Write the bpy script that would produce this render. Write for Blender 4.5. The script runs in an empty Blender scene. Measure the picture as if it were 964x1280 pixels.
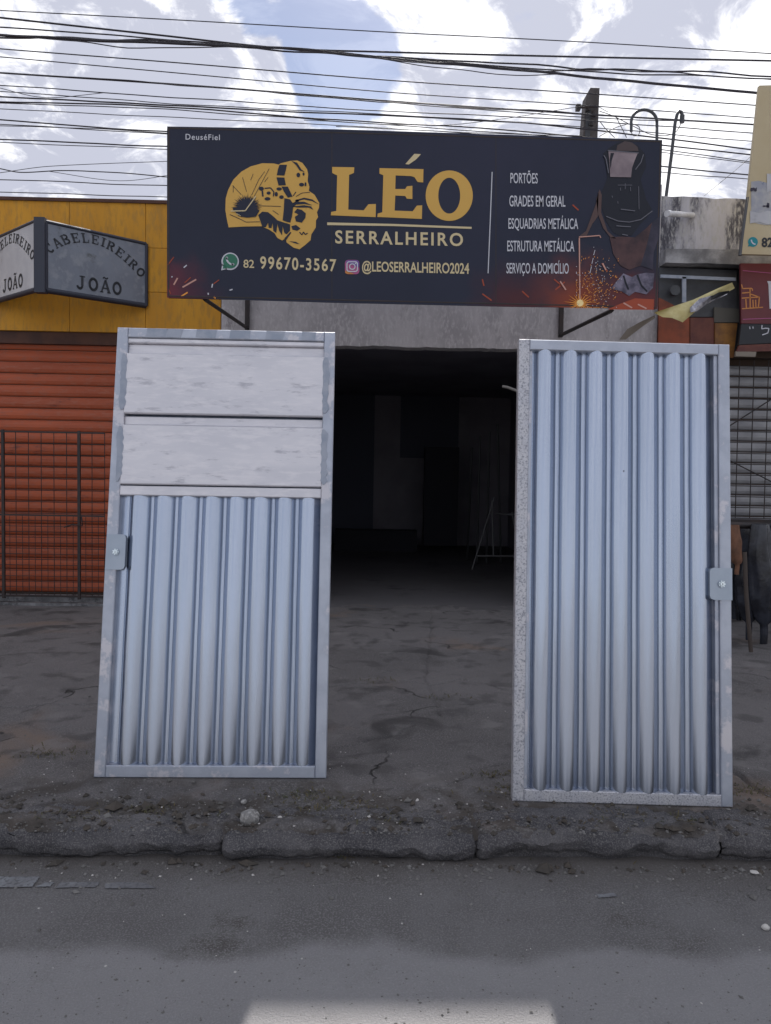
import bpy, bmesh, math, random
from math import sin, cos, pi, radians as R
from mathutils import Vector, Matrix, noise
from mathutils.geometry import tessellate_polygon
random.seed(7)
S = bpy.context.scene
COL = S.collection

# ------------------------------------------------------------------ camera
FPX, CX, CY, EYE = 925.0, 482.0, 640.0, 1.45
yaw, pit, rol = R(1.1), R(2.7), R(1.0)
fwd = Vector((sin(yaw)*cos(pit), cos(yaw)*cos(pit), -sin(pit)))
rt0 = Vector((cos(yaw), -sin(yaw), 0)); up0 = rt0.cross(fwd)
rt = rt0*cos(rol) + up0*sin(rol); up = -rt0*sin(rol) + up0*cos(rol)
CAM = Vector((0, 0, EYE))
cd = bpy.data.cameras.new('camera'); cam = bpy.data.objects.new('camera', cd); COL.objects.link(cam)
cd.sensor_fit = 'VERTICAL'; cd.sensor_height = 36; cd.lens = FPX/1280*36
cd.clip_start = 0.05; cd.clip_end = 2000
cam.matrix_world = Matrix(((rt.x, up.x, -fwd.x, 0), (rt.y, up.y, -fwd.y, 0), (rt.z, up.z, -fwd.z, EYE), (0, 0, 0, 1)))
S.camera = cam
def ray(px, py): return fwd*FPX + rt*(px-CX) + up*(CY-py)
def atY(px, py, Y): d = ray(px, py); return CAM + d*(Y/d.y)
def atZ(px, py, z): d = ray(px, py); return CAM + d*((z-EYE)/d.z)
def onP(px, py, p0, n):
    d = ray(px, py); return CAM + d*((p0-CAM).dot(n)/d.dot(n))

# ------------------------------------------------------------------ sun, sky, exposure
S_AZ, S_EL = R(4.8), R(45.6)          # measured from +Y towards +X
sund = Vector((sin(S_AZ)*cos(S_EL), cos(S_AZ)*cos(S_EL), sin(S_EL)))
sl = bpy.data.lights.new('sun', 'SUN'); sl.energy = 4.6; sl.angle = R(0.8); sl.color = (1, .95, .88)
so = bpy.data.objects.new('sun', sl); COL.objects.link(so)
so.rotation_euler = (-sund).to_track_quat('-Z', 'Y').to_euler()
W = bpy.data.worlds.new('World'); S.world = W; W.use_nodes = True
nt = W.node_tree; nt.nodes.clear(); N = nt.nodes; L = nt.links
def nd(t, **k):
    n = N.new(t)
    for a, v in k.items(): setattr(n, a, v)
    return n
def mth(op, a, b=None, c=None, clamp=False):
    n = nd('ShaderNodeMath', operation=op, use_clamp=clamp)
    for i, x in enumerate((a, b, c)):
        if x is None: continue
        if isinstance(x, (int, float)): n.inputs[i].default_value = x
        else: L.new(x, n.inputs[i])
    return n.outputs[0]
out = nd('ShaderNodeOutputWorld'); bg = nd('ShaderNodeBackground'); L.new(bg.outputs[0], out.inputs[0])
bg.inputs[1].default_value = 0.1
sky = nd('ShaderNodeTexSky', sky_type='NISHITA'); sky.sun_disc = False
sky.sun_elevation = S_EL; sky.sun_rotation = S_AZ; sky.air_density = 1.0; sky.dust_density = 0.4; sky.ozone_density = 1.5
tc = nd('ShaderNodeTexCoord'); sep = nd('ShaderNodeSeparateXYZ'); L.new(tc.outputs['Generated'], sep.inputs[0])
zz = mth('MAXIMUM', mth('ADD', sep.outputs[2], 0.22), 0.05)
pr = nd('ShaderNodeCombineXYZ')
L.new(mth('DIVIDE', sep.outputs[0], zz), pr.inputs[0]); L.new(mth('DIVIDE', sep.outputs[1], zz), pr.inputs[1])
def cl_noise(scale, det, rough, off, dist=0.0):
    mp = nd('ShaderNodeMapping'); L.new(pr.outputs[0], mp.inputs[0]); mp.inputs['Location'].default_value = off
    n = nd('ShaderNodeTexNoise'); L.new(mp.outputs[0], n.inputs['Vector'])
    n.inputs['Scale'].default_value = scale; n.inputs['Detail'].default_value = det
    n.inputs['Roughness'].default_value = rough; n.inputs['Distortion'].default_value = dist
    return n.outputs[0]
n1 = cl_noise(3.1, 9, .6, (3.1, 1.7, 0), .5)
n2 = cl_noise(6.0, 9, .64, (7.3, 4.2, 0), .6)
mask = n1
def sky_blob(px, py, rad, amt):
    global mask
    d = ray(px, py).normalized()
    v = nd('ShaderNodeVectorMath', operation='DOT_PRODUCT'); L.new(tc.outputs['Generated'], v.inputs[0]); v.inputs[1].default_value = d
    c0 = cos(rad/925.0)
    t = nd('ShaderNodeMapRange', interpolation_type='SMOOTHSTEP'); L.new(v.outputs['Value'], t.inputs[0])
    t.inputs[1].default_value = c0; t.inputs[2].default_value = 1.0; t.inputs[3].default_value = 0; t.inputs[4].default_value = amt
    return t.outputs[0]
for b in ((280, 20, 55, -.26), (385, 30, 75, -.24), (430, 95, 75, -.30), (405, 120, 50, -.12), (495, 8, 50, -.12), (690, 20, 90, -.10), (800, 120, 70, -.06), (600, 90, 260, .10), (860, 150, 200, .12), (320, 90, 60, .12), (560, 60, 60, .10), (100, 120, 260, .25), (470, 170, 110, .10), (840, 170, 160, .12), (240, 60, 60, .15), (740, 90, 60, -.10)):
    mask = mth('ADD', mask, sky_blob(*b))
cr = nd('ShaderNodeMapRange', interpolation_type='SMOOTHSTEP'); L.new(mask, cr.inputs[0])
cr.inputs[1].default_value = .40; cr.inputs[2].default_value = .50; cr.inputs[3].default_value = .12; cr.inputs[4].default_value = 1
# cloud brightness: grey bellies to bright edges, brighter towards the sun
sd = nd('ShaderNodeVectorMath', operation='DOT_PRODUCT'); L.new(tc.outputs['Generated'], sd.inputs[0]); sd.inputs[1].default_value = sund
glow = mth('POWER', mth('MAXIMUM', sd.outputs['Value'], 0.0), 5.0)
br = nd('ShaderNodeMapRange', interpolation_type='SMOOTHSTEP'); 
left_grey = mth('ADD', sky_blob(60, 150, 300, -.07), sky_blob(690, 60, 180, -.05))
L.new(mth('ADD', mth('ADD', n2, left_grey), mth('MULTIPLY', glow, .03)), br.inputs[0])
br.inputs[1].default_value = .43; br.inputs[2].default_value = .60; br.inputs[3].default_value = 0; br.inputs[4].default_value = 1
cc = nd('ShaderNodeMix', data_type='RGBA'); L.new(br.outputs[0], cc.inputs[0])
cc.inputs[6].default_value = (3.8, 3.95, 4.7, 1); cc.inputs[7].default_value = (8.8, 8.8, 9.0, 1)
cg = nd('ShaderNodeVectorMath', operation='SCALE'); L.new(cc.outputs[2], cg.inputs[0]); L.new(mth('ADD', mth('MULTIPLY', glow, .12), .92), cg.inputs['Scale'])
skm = nd('ShaderNodeVectorMath', operation='MULTIPLY'); L.new(sky.outputs[0], skm.inputs[0]); skm.inputs[1].default_value = (.66, .64, .66)
mx = nd('ShaderNodeMix', data_type='RGBA'); L.new(cr.outputs[0], mx.inputs[0]); L.new(skm.outputs[0], mx.inputs[6]); L.new(cg.outputs[0], mx.inputs[7])
L.new(mx.outputs[2], bg.inputs[0])
S.view_settings.view_transform = 'Standard'; S.view_settings.look = 'None'; S.view_settings.exposure = 0.7; S.view_settings.gamma = 1

# ------------------------------------------------------------------ material helper
MATS = {}
def mat(name, col, rough=.7, metal=0.0, var=None, vs=3.0, fine=None, fs=60.0, bump=0.0, bs=40.0, spec=.5, stain=None, ss=1.2, st=(.52, .62), stretch=(1, 1, 1), rvar=0.0, coat=0.0):
    """col base, var second colour mixed by large noise, fine third colour by small noise, stain fourth by thresholded noise."""
    m = bpy.data.materials.new(name); m.use_nodes = True; t = m.node_tree
    p = t.nodes['Principled BSDF']; co = t.nodes.new('ShaderNodeTexCoord'); inf = t.nodes.new('ShaderNodeObjectInfo')
    ad = t.nodes.new('ShaderNodeVectorMath'); ad.operation = 'MULTIPLY_ADD'
    t.links.new(inf.outputs['Random'], ad.inputs[0]); ad.inputs[1].default_value = (37, 53, 19); t.links.new(co.outputs['Object'], ad.inputs[2])
    sc = t.nodes.new('ShaderNodeVectorMath'); sc.operation = 'MULTIPLY'; t.links.new(ad.outputs[0], sc.inputs[0]); sc.inputs[1].default_value = stretch
    V = sc.outputs[0]
    p.inputs['Roughness'].default_value = rough; p.inputs['Metallic'].default_value = metal; p.inputs['Specular IOR Level'].default_value = spec
    p.inputs['Coat Weight'].default_value = coat
    def no(scale, det=5, rg=.6):
        n = t.nodes.new('ShaderNodeTexNoise'); t.links.new(V, n.inputs['Vector']); n.inputs['Scale'].default_value = scale; n.inputs['Detail'].default_value = det; n.inputs['Roughness'].default_value = rg; return n.outputs[0]
    cur = t.nodes.new('ShaderNodeRGB'); cur.outputs[0].default_value = (*col, 1); cur = cur.outputs[0]
    def mixc(cur, c, fac, lo, hi):
        r = t.nodes.new('ShaderNodeMapRange'); r.interpolation_type = 'SMOOTHSTEP'; t.links.new(fac, r.inputs[0]); r.inputs[1].default_value = lo; r.inputs[2].default_value = hi
        q = t.nodes.new('ShaderNodeMix'); q.data_type = 'RGBA'; t.links.new(r.outputs[0], q.inputs[0]); t.links.new(cur, q.inputs[6]); q.inputs[7].default_value = (*c, 1); return q.outputs[2]
    if var: cur = mixc(cur, var, no(vs), .35, .65)
    if stain: cur = mixc(cur, stain, no(ss, 8, .7), *st)
    if fine: cur = mixc(cur, fine, no(fs, 3), .45, .7)
    t.links.new(cur, p.inputs['Base Color'])
    if rvar:
        r = t.nodes.new('ShaderNodeMapRange'); t.links.new(no(vs*2.3), r.inputs[0]); r.inputs[1].default_value = .3; r.inputs[2].default_value = .7
        r.inputs[3].default_value = rough-rvar; r.inputs[4].default_value = rough+rvar; t.links.new(r.outputs[0], p.inputs['Roughness'])
    if bump:
        b = t.nodes.new('ShaderNodeBump'); b.inputs['Strength'].default_value = bump; b.inputs['Distance'].default_value = .01
        t.links.new(no(bs, 6, .65), b.inputs['Height']); t.links.new(b.outputs[0], p.inputs['Normal'])
    MATS[name] = m; m['V'] = 0
    return m
def flat(name, col, rough=.45): return mat(name, col, rough, spec=.35)

# ------------------------------------------------------------------ mesh helpers
class MB:
    def __init__(s): s.v = []; s.f = []; s.sm = []
    def add(s, vs, fs, smooth=False):
        o = len(s.v); s.v += [Vector(v) for v in vs]; s.f += [tuple(i+o for i in f) for f in fs]; s.sm += [smooth]*len(fs); return s
    def hexa(s, p):      # 8 corners: bottom 0-3, top 4-7
        return s.add(p, [(3, 2, 1, 0), (4, 5, 6, 7), (0, 1, 5, 4), (1, 2, 6, 5), (2, 3, 7, 6), (3, 0, 4, 7)])
    def box(s, a, b):
        (x0, y0, z0), (x1, y1, z1) = a, b
        return s.hexa([(x0, y0, z0), (x1, y0, z0), (x1, y1, z0), (x0, y1, z0), (x0, y0, z1), (x1, y0, z1), (x1, y1, z1), (x0, y1, z1)])
    def bbox(s, a, b, c=.004):  # box with chamfered vertical/horizontal front edges (front = -Y)
        (x0, y0, z0), (x1, y1, z1) = a, b
        vs = [(x0+c, y0, z0+c), (x1-c, y0, z0+c), (x1-c, y0, z1-c), (x0+c, y0, z1-c), (x0, y0+c, z0), (x1, y0+c, z0), (x1, y0+c, z1), (x0, y0+c, z1), (x0, y1, z0), (x1, y1, z0), (x1, y1, z1), (x0, y1, z1)]
        return s.add(vs, [(0, 1, 2, 3), (0, 4, 5, 1), (1, 5, 6, 2), (2, 6, 7, 3), (3, 7, 4, 0), (4, 8, 9, 5), (5, 9, 10, 6), (6, 10, 11, 7), (7, 11, 8, 4), (11, 10, 9, 8)])
    def tube(s, pts, r, n=8, cap=True, taper=None):
        pts = [Vector(p) for p in pts]; rings = []; prev = None
        for i, p in enumerate(pts):
            d = (pts[min(i+1, len(pts)-1)] - pts[max(i-1, 0)]).normalized()
            a = prev if prev else (Vector((0, 0, 1)) if abs(d.z) < .9 else Vector((1, 0, 0)))
            u = (a - d*a.dot(d)).normalized(); prev = u; w = d.cross(u)
            rr = r if taper is None else r + (taper-r)*i/(len(pts)-1)
            rings.append([p + (u*cos(2*pi*k/n) + w*sin(2*pi*k/n))*rr for k in range(n)])
        vs = [q for g in rings for q in g]; fs = []
        for i in range(len(pts)-1):
            for k in range(n): fs.append((i*n+k, i*n+(k+1) % n, (i+1)*n+(k+1) % n, (i+1)*n+k))
        s.add(vs, fs, True)
        if cap: s.add(rings[0], [tuple(range(n))[::-1]]); s.add(rings[-1], [tuple(range(n))])
        return s
    def rod(s, a, b, r, n=6): return s.tube([a, b], r, n)
    def grid(s, nx, ny, fn, smooth=True):
        vs = [fn(i/nx, j/ny) for j in range(ny+1) for i in range(nx+1)]
        return s.add(vs, [(j*(nx+1)+i, j*(nx+1)+i+1, (j+1)*(nx+1)+i+1, (j+1)*(nx+1)+i) for j in range(ny) for i in range(nx)], smooth)
    def poly(s, pts):    # flat polygon, may be concave
        pts = [Vector(p) for p in pts]
        return s.add(pts, [tuple(t) for t in tessellate_polygon([pts])])
    def ring(s, a, b): 
        n = len(a); return s.add(list(a)+list(b), [(i, (i+1) % n, n+(i+1) % n, n+i) for i in range(n)])
    def slab(s, front, depth):   # polygon given front outline, extruded by vector
        front = [Vector(p) for p in front]; n = len(front); back = [p+depth for p in front]
        tr = tessellate_polygon([front])
        s.add(front, [tuple(t) for t in tr]); s.add(back, [tuple(t)[::-1] for t in tr])
        return s.add(front+back, [(i, (i+1) % n, n+(i+1) % n, n+i) for i in range(n)])
    def build(s, name, m, parent=None, loc=None):
        me = bpy.data.meshes.new(name); org = Vector(loc) if loc is not None else Vector((0, 0, 0))
        if parent is not None and loc is None and not parent.get('_local'): org = wloc(parent)
        me.from_pydata([v-org for v in s.v], [], s.f); me.polygons.foreach_set('use_smooth', s.sm)
        me.materials.append(m); me.update()
        bm = bmesh.new(); bm.from_mesh(me); bmesh.ops.recalc_face_normals(bm, faces=bm.faces) if s.closed else None; bm.to_mesh(me); bm.free()
        o = bpy.data.objects.new(name, me); COL.objects.link(o)
        if parent is not None: o.parent = parent
        else: o.location = org
        if parent is None and loc is None: pass
        return o
    closed = True
WL = {}
def wloc(o): return WL.get(o.name, Vector((0, 0, 0)))
def tag(o, label, cat, group=None, kind=None):
    if label: o['label'] = label
    if cat: o['category'] = cat
    if group: o['group'] = group
    if kind: o['kind'] = kind
    return o
def thing(name, label, cat, loc=(0, 0, 0), group=None):
    o = bpy.data.objects.new(name, None); COL.objects.link(o); o.location = loc; o.empty_display_size = .2
    WL[o.name] = Vector(loc); return tag(o, label, cat, group)
def part(b, name, m, parent, kind=None):
    # parts of parts: parent mesh objects sit at the thing's origin, so offsets stay those of the thing
    root = parent
    while root.parent: root = root.parent
    org = Vector((0, 0, 0)) if root.get('_local') else wloc(root)
    o = b.build(name, m, None, loc=(0, 0, 0))
    if org.length: o.data.transform(Matrix.Translation(-org))
    o.parent = parent
    if kind: o['kind'] = kind
    return o
def struct(b, name, m): o = b.build(name, m, None, loc=(0, 0, 0)); o['kind'] = 'structure'; return o
def shared(o, parent, off, name=None):
    c = o.copy(); COL.objects.link(c); c.parent = parent; c.location = o.location + Vector(off); return c

# ------------------------------------------------------------------ text helper
def text2d(txt, bold=.0, space=1.0):
    cu = bpy.data.curves.new('t', 'FONT'); cu.body = txt; cu.size = 1; cu.offset = bold; cu.space_character = space; cu.resolution_u = 4
    o = bpy.data.objects.new('t', cu); COL.objects.link(o)
    bpy.context.view_layer.update()
    me = bpy.data.meshes.new_from_object(o.evaluated_get(bpy.context.evaluated_depsgraph_get()))
    vs = [(v.co.x, v.co.y) for v in me.vertices]; fs = [tuple(p.vertices) for p in me.polygons]
    bpy.data.objects.remove(o); bpy.data.curves.remove(cu); bpy.data.meshes.remove(me)
    return vs, fs
CAPH = None
def text_on(b, txt, fn, bold=0.0, space=1.0):
    """fn(u, v): u 0..1 along the line, v 0 at baseline, 1 at capital height"""
    global CAPH
    if CAPH is None:
        h, _ = text2d('H'); CAPH = max(y for x, y in h)
    vs, fs = text2d(txt, bold, space); x0 = min(x for x, y in vs); x1 = max(x for x, y in vs)
    b.add([fn((x-x0)/(x1-x0), y/CAPH) for x, y in vs], fs)

# ------------------------------------------------------------------ materials
M = MATS
mat('asphalt', (.150, .145, .147), .92, var=(.115, .109, .110), vs=2.6, fine=(.22, .215, .217), fs=150, bump=1.0, bs=150, stain=(.085, .078, .074), ss=1.6, st=(.54, .64))
mat('ground_soil', (.13, .12, .11), .95, var=(.09, .085, .08), vs=.3)
mat('kerb_concrete', (.105, .10, .106), .95, var=(.055, .054, .062), vs=4, fine=(.17, .163, .162), fs=170, bump=1.0, bs=70, stain=(.055, .052, .058), ss=1.6, st=(.45, .62))
mat('gravel', (.17, .165, .16), .9, var=(.10, .095, .09), vs=9)
mat('pale_chip', (.48, .46, .44), .8)
mat('soil_clod', (.075, .062, .052), .95, var=(.05, .045, .04), vs=9, bump=.5, bs=80)
mat('dry_leaf', (.10, .075, .035), .8, var=(.05, .055, .02), vs=20)
mat('rock', (.24, .235, .23), .9, fine=(.38, .37, .36), fs=60, var=(.16, .155, .15), vs=8, bump=.9, bs=50)
mat('old_paint', (.20, .21, .225), .85, var=(.13, .13, .14), vs=6, fine=(.08, .08, .085), fs=60, bump=.3, bs=80)
mat('grey_plaster', (.50, .475, .49), .9, var=(.38, .36, .375), vs=2.2, fine=(.54, .52, .53), fs=24, bump=.5, bs=25, stain=(.27, .25, .26), ss=2.5, st=(.56, .72), stretch=(1.6, 1, .7))
mat('stained_wall', (.50, .50, .55), .9, var=(.40, .40, .45), vs=2, stain=(.08, .08, .10), ss=2.6, st=(.43, .58), fine=(.42, .42, .43), fs=30, bump=.4, bs=30, stretch=(1.4, 1, .45))
mat('concrete_ledge', (.42, .42, .44), .9, var=(.16, .16, .17), vs=3, bump=.5, bs=30)
mat('yellow_paint', (.60, .285, .018), .72, var=(.53, .24, .014), vs=1.5, stain=(.22, .11, .022), ss=1.6, st=(.56, .76), fine=(.44, .22, .03), fs=12, bump=.1, bs=30, stretch=(2.2, 1, .6))
mat('joint_dark', (.05, .03, .02), .9)
mat('yellow_backing', (.30, .14, .012), .9)
mat('rust_lintel', (.10, .045, .03), .85, var=(.06, .03, .025), vs=3)
mat('red_slat', (.42, .085, .028), .6, var=(.33, .065, .022), vs=1.4, stain=(.12, .035, .025), ss=4, st=(.56, .72), fine=(.34, .09, .045), fs=25, stretch=(.5, 1, 1.4), bump=.1)
mat('black_iron', (.018, .016, .018), .6, var=(.035, .022, .02), vs=6)
mat('threshold', (.24, .24, .25), .9, var=(.12, .12, .125), vs=7, bump=.6, bs=40, stain=(.08, .08, .085), ss=6, st=(.5, .6))
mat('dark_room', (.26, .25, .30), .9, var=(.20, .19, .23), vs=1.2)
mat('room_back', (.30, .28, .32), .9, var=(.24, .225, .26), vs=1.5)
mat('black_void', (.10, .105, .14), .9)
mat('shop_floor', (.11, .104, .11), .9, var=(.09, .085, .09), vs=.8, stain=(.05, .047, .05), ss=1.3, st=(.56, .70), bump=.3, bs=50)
mat('silhouette', (.03, .03, .04), .9)  # near-black so inner shapes read as silhouettes; the darkness is in the colour
mat('dull_tube', (.22, .21, .20), .6)
mat('rail_steel', (.10, .10, .105), .5, .4)
mat('cable_black', (.02, .018, .026), .6)
mat('pole_concrete', (.11, .10, .10), .9, var=(.07, .062, .06), vs=6, bump=.4, bs=40)
mat('pipe_dark', (.045, .05, .06), .5)
mat('white_plastic', (.75, .75, .77), .4, var=(.55, .55, .56), vs=6)
mat('grey_slat', (.30, .30, .315), .5, .2, var=(.22, .22, .235), vs=3, bump=.05)
mat('black_plastic', (.012, .013, .018), .2, var=(.03, .033, .045), vs=8, bump=.5, bs=14)
mat('brown_cloth', (.18, .085, .05), .9, var=(.11, .055, .035), vs=9, bump=.3, bs=20)
mat('stick_wood', (.055, .042, .036), .8)
# galvanised metals
mat('zinc_sheet', (.44, .49, .59), .22, .97, var=(.405, .455, .55), vs=1.6, stretch=(5, 1, .4), rvar=.05, bump=.02, bs=3)
mat('zinc_frame', (.43, .46, .53), .42, .65, var=(.33, .36, .43), vs=5, stain=(.54, .53, .57), ss=5, st=(.52, .6), rvar=.08, bump=.05, bs=60)
mat('zinc_spangle', (.47, .475, .52), .45, .5, fine=(.20, .21, .245), fs=130, var=(.52, .52, .55), vs=12, rvar=.1, bump=.08, bs=70)
mat('zinc_board', (.66, .655, .70), .5, .3, var=(.60, .60, .65), vs=1.5, stain=(.44, .44, .49), ss=4.6, st=(.55, .68), fine=(.70, .69, .73), fs=8, stretch=(1.2, 1, 5), bump=.06, bs=12)
mat('zinc_primer', (.27, .31, .385), .6, .2, var=(.34, .37, .44), vs=14)
mat('lock_steel', (.36, .41, .48), .4, .6, var=(.32, .37, .44), vs=6)
mat('lock_bright', (.75, .82, .84), .3, .8)
mat('dark_gap', (.05, .06, .08), .7)
# print
flat('gold_ink', (.62, .37, .085), .5); flat('cream_ink', (.60, .50, .30)); flat('white_ink', (.55, .56, .62)); flat('navy_ink', (.010, .014, .034))
mat('mauve_ink', (.30, .24, .26), .45, var=(.17, .13, .15), vs=2.5); flat('hood_ink', (.07, .05, .052)); flat('black_ink', (.006, .008, .018)); flat('chrome_ink', (.13, .13, .16))
flat('lapel_ink', (.085, .05, .048)); mat('chest_ink', (.085, .040, .042), .45, var=(.030, .016, .022), vs=5, spec=.35); mat('chest2_ink', (.045, .038, .065), .45, var=(.018, .018, .035), vs=5, spec=.35); mat('glove_ink', (.20, .18, .25), .45, var=(.045, .042, .07), vs=7, spec=.35); flat('ember_ink', (.34, .06, .025))
flat('flame_ink', (.80, .32, .05)); flat('core_ink', (.95, .75, .35)); flat('streak_ink', (.55, .30, .25)); flat('green_ink', (.03, .16, .10)); flat('teal_ink', (.01, .22, .26))
flat('red_glow_ink', (.10, .018, .03)); flat('pink_ink', (.42, .10, .25)); flat('violet_ink', (.14, .07, .33)); flat('sign_black', (.02, .022, .028)); flat('orange_ink', (.55, .22, .06))
mat('letter_paint', (.022, .025, .032), .6, var=(.04, .045, .055), vs=12)
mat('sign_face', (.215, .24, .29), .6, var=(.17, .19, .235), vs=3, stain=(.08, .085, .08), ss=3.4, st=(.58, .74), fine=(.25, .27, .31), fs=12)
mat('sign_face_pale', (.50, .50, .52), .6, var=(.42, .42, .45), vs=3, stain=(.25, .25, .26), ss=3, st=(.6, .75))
mat('sign_edge', (.03, .035, .055), .6)
mat('cream_vinyl', (.46, .37, .22), .55, var=(.50, .42, .27), vs=.9)
mat('faded_vinyl', (.44, .43, .42), .6, var=(.30, .31, .36), vs=6, stain=(.12, .15, .24), ss=7, st=(.58, .66))
mat('red_vinyl', (.13, .018, .025), .5, var=(.10, .012, .018), vs=2)
mat('grey_poster', (.065, .07, .08), .6, var=(.04, .042, .05), vs=4)
mat('orange_poster', (.26, .055, .018), .6, var=(.15, .035, .015), vs=5)
mat('amber_poster', (.27, .12, .02), .6, var=(.15, .06, .015), vs=8)
mat('maroon_poster', (.085, .018, .015), .6, var=(.14, .04, .025), vs=7)
mat('dull_poster', (.085, .08, .07), .7)
mat('yellow_vinyl', (.66, .59, .30), .45, var=(.52, .44, .18), vs=7, bump=.2, bs=12)
mat('silver_vinyl', (.62, .62, .68), .25, .6, var=(.2, .2, .24), vs=14, bump=.4, bs=12)
mat('beige_tone', (.22, .19, .16), .8)

# pavement: hand-made node graph with cracks, damp patches and earth
def crack_mat(name, base, dark, light, earth):
    m = mat(name, base, .92, var=dark, vs=1.1, fine=light, fs=140, bump=1.0, bs=110); t = m.node_tree; p = t.nodes['Principled BSDF']
    lk = p.inputs['Base Color'].links[0].from_socket; co = t.nodes.new('ShaderNodeTexCoord')
    def noi(sc, d, dist=0):
        n = t.nodes.new('ShaderNodeTexNoise'); t.links.new(co.outputs['Object'], n.inputs['Vector']); n.inputs['Scale'].default_value = sc; n.inputs['Detail'].default_value = d; n.inputs['Distortion'].default_value = dist; return n
    def mr(x, a, b, c, d):
        r = t.nodes.new('ShaderNodeMapRange'); r.interpolation_type = 'SMOOTHSTEP'; t.links.new(x, r.inputs[0])
        for i, q in enumerate((a, b, c, d)): r.inputs[i+1].default_value = q
        return r.outputs[0]
    def mixc(cur, c, f):
        q = t.nodes.new('ShaderNodeMix'); q.data_type = 'RGBA'; t.links.new(f, q.inputs[0]); t.links.new(cur, q.inputs[6]); q.inputs[7].default_value = (*c, 1); return q.outputs[2]
    def mul(a, b):
        q = t.nodes.new('ShaderNodeMath'); q.operation = 'MULTIPLY'; t.links.new(a, q.inputs[0]); t.links.new(b, q.inputs[1]); return q.outputs[0]
    wa = noi(2.6, 6); sv = t.nodes.new('ShaderNodeVectorMath'); sv.operation = 'MULTIPLY_ADD'
    t.links.new(wa.outputs['Color'], sv.inputs[0]); sv.inputs[1].default_value = (.55, .55, 0); t.links.new(co.outputs['Object'], sv.inputs[2])
    vo = t.nodes.new('ShaderNodeTexVoronoi'); vo.feature = 'DISTANCE_TO_EDGE'; vo.voronoi_dimensions = '2D'; vo.inputs['Scale'].default_value = .62; t.links.new(sv.outputs[0], vo.inputs['Vector'])
    line = mr(vo.outputs['Distance'], .0, .007, 1, 0); gate = mr(noi(1.3, 3).outputs[0], .50, .60, 0, 1); cr_ = mul(line, gate)
    cur = mixc(lk, earth, mr(noi(.9, 6, .5).outputs[0], .56, .70, 0, .8))
    cur = mixc(cur, tuple(x*.45 for x in dark), mr(noi(1.9, 9, .8).outputs[0], .56, .68, 0, .85))
    cur = mixc(cur, tuple(x*.6 for x in dark), mr(noi(4.3, 12, .2).outputs[0], .53, .66, 0, .6))
    cur = mixc(cur, light, mr(noi(3.3, 9, .3).outputs[0], .58, .70, 0, .6))
    sy = t.nodes.new('ShaderNodeSeparateXYZ'); t.links.new(co.outputs['Object'], sy.inputs[0])
    cur = mixc(cur, (.060, .050, .042), mul(mr(sy.outputs[1], 3.15, 3.75, 1, 0), mr(noi(5.5, 8, .6).outputs[0], .42, .60, 0, .85)))
    cur = mixc(cur, (.02, .019, .02), cr_)
    t.links.new(cur, p.inputs['Base Color'])
    bp = [n for n in t.nodes if n.type == 'BUMP'][0]; b2 = t.nodes.new('ShaderNodeBump'); b2.inputs['Strength'].default_value = 1; b2.inputs['Distance'].default_value = .02; b2.invert = True
    t.links.new(cr_, b2.inputs['Height']); t.links.new(bp.outputs[0], b2.inputs['Normal']); t.links.new(b2.outputs[0], p.inputs['Normal'])
    return m
crack_mat('pavement', (.130, .121, .124), (.092, .086, .088), (.19, .18, .18), (.18, .13, .10))

def road_zones(m):
    t = m.node_tree; p = t.nodes['Principled BSDF']; cur = p.inputs['Base Color'].links[0].from_socket; co = t.nodes.new('ShaderNodeTexCoord'); sp_ = t.nodes.new('ShaderNodeSeparateXYZ'); t.links.new(co.outputs['Object'], sp_.inputs[0])
    n = t.nodes.new('ShaderNodeTexNoise'); n.inputs['Scale'].default_value = 2.2; n.inputs['Detail'].default_value = 7; t.links.new(co.outputs['Object'], n.inputs['Vector'])
    def zone(cur, y0, y1, c, amt, up):
        a = t.nodes.new('ShaderNodeMath'); a.operation = 'MULTIPLY_ADD'; t.links.new(n.outputs[0], a.inputs[0]); a.inputs[1].default_value = .28; t.links.new(sp_.outputs[1], a.inputs[2])
        r = t.nodes.new('ShaderNodeMapRange'); r.interpolation_type = 'SMOOTHSTEP'; t.links.new(a.outputs[0], r.inputs[0]); r.inputs[1].default_value = y0+.14; r.inputs[2].default_value = y1+.14; r.inputs[3].default_value = 0 if up else amt; r.inputs[4].default_value = amt if up else 0
        q = t.nodes.new('ShaderNodeMix'); q.data_type = 'RGBA'; t.links.new(r.outputs[0], q.inputs[0]); t.links.new(cur, q.inputs[6]); q.inputs[7].default_value = (*c, 1); return q.outputs[2]
    cur = zone(cur, 2.34, 2.44, (.34, .335, .345), .50, False)
    cur = zone(cur, 2.70, 2.98, (.085, .074, .068), .65, True)
    t.links.new(cur, p.inputs['Base Color'])
road_zones(M['asphalt'])

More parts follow.
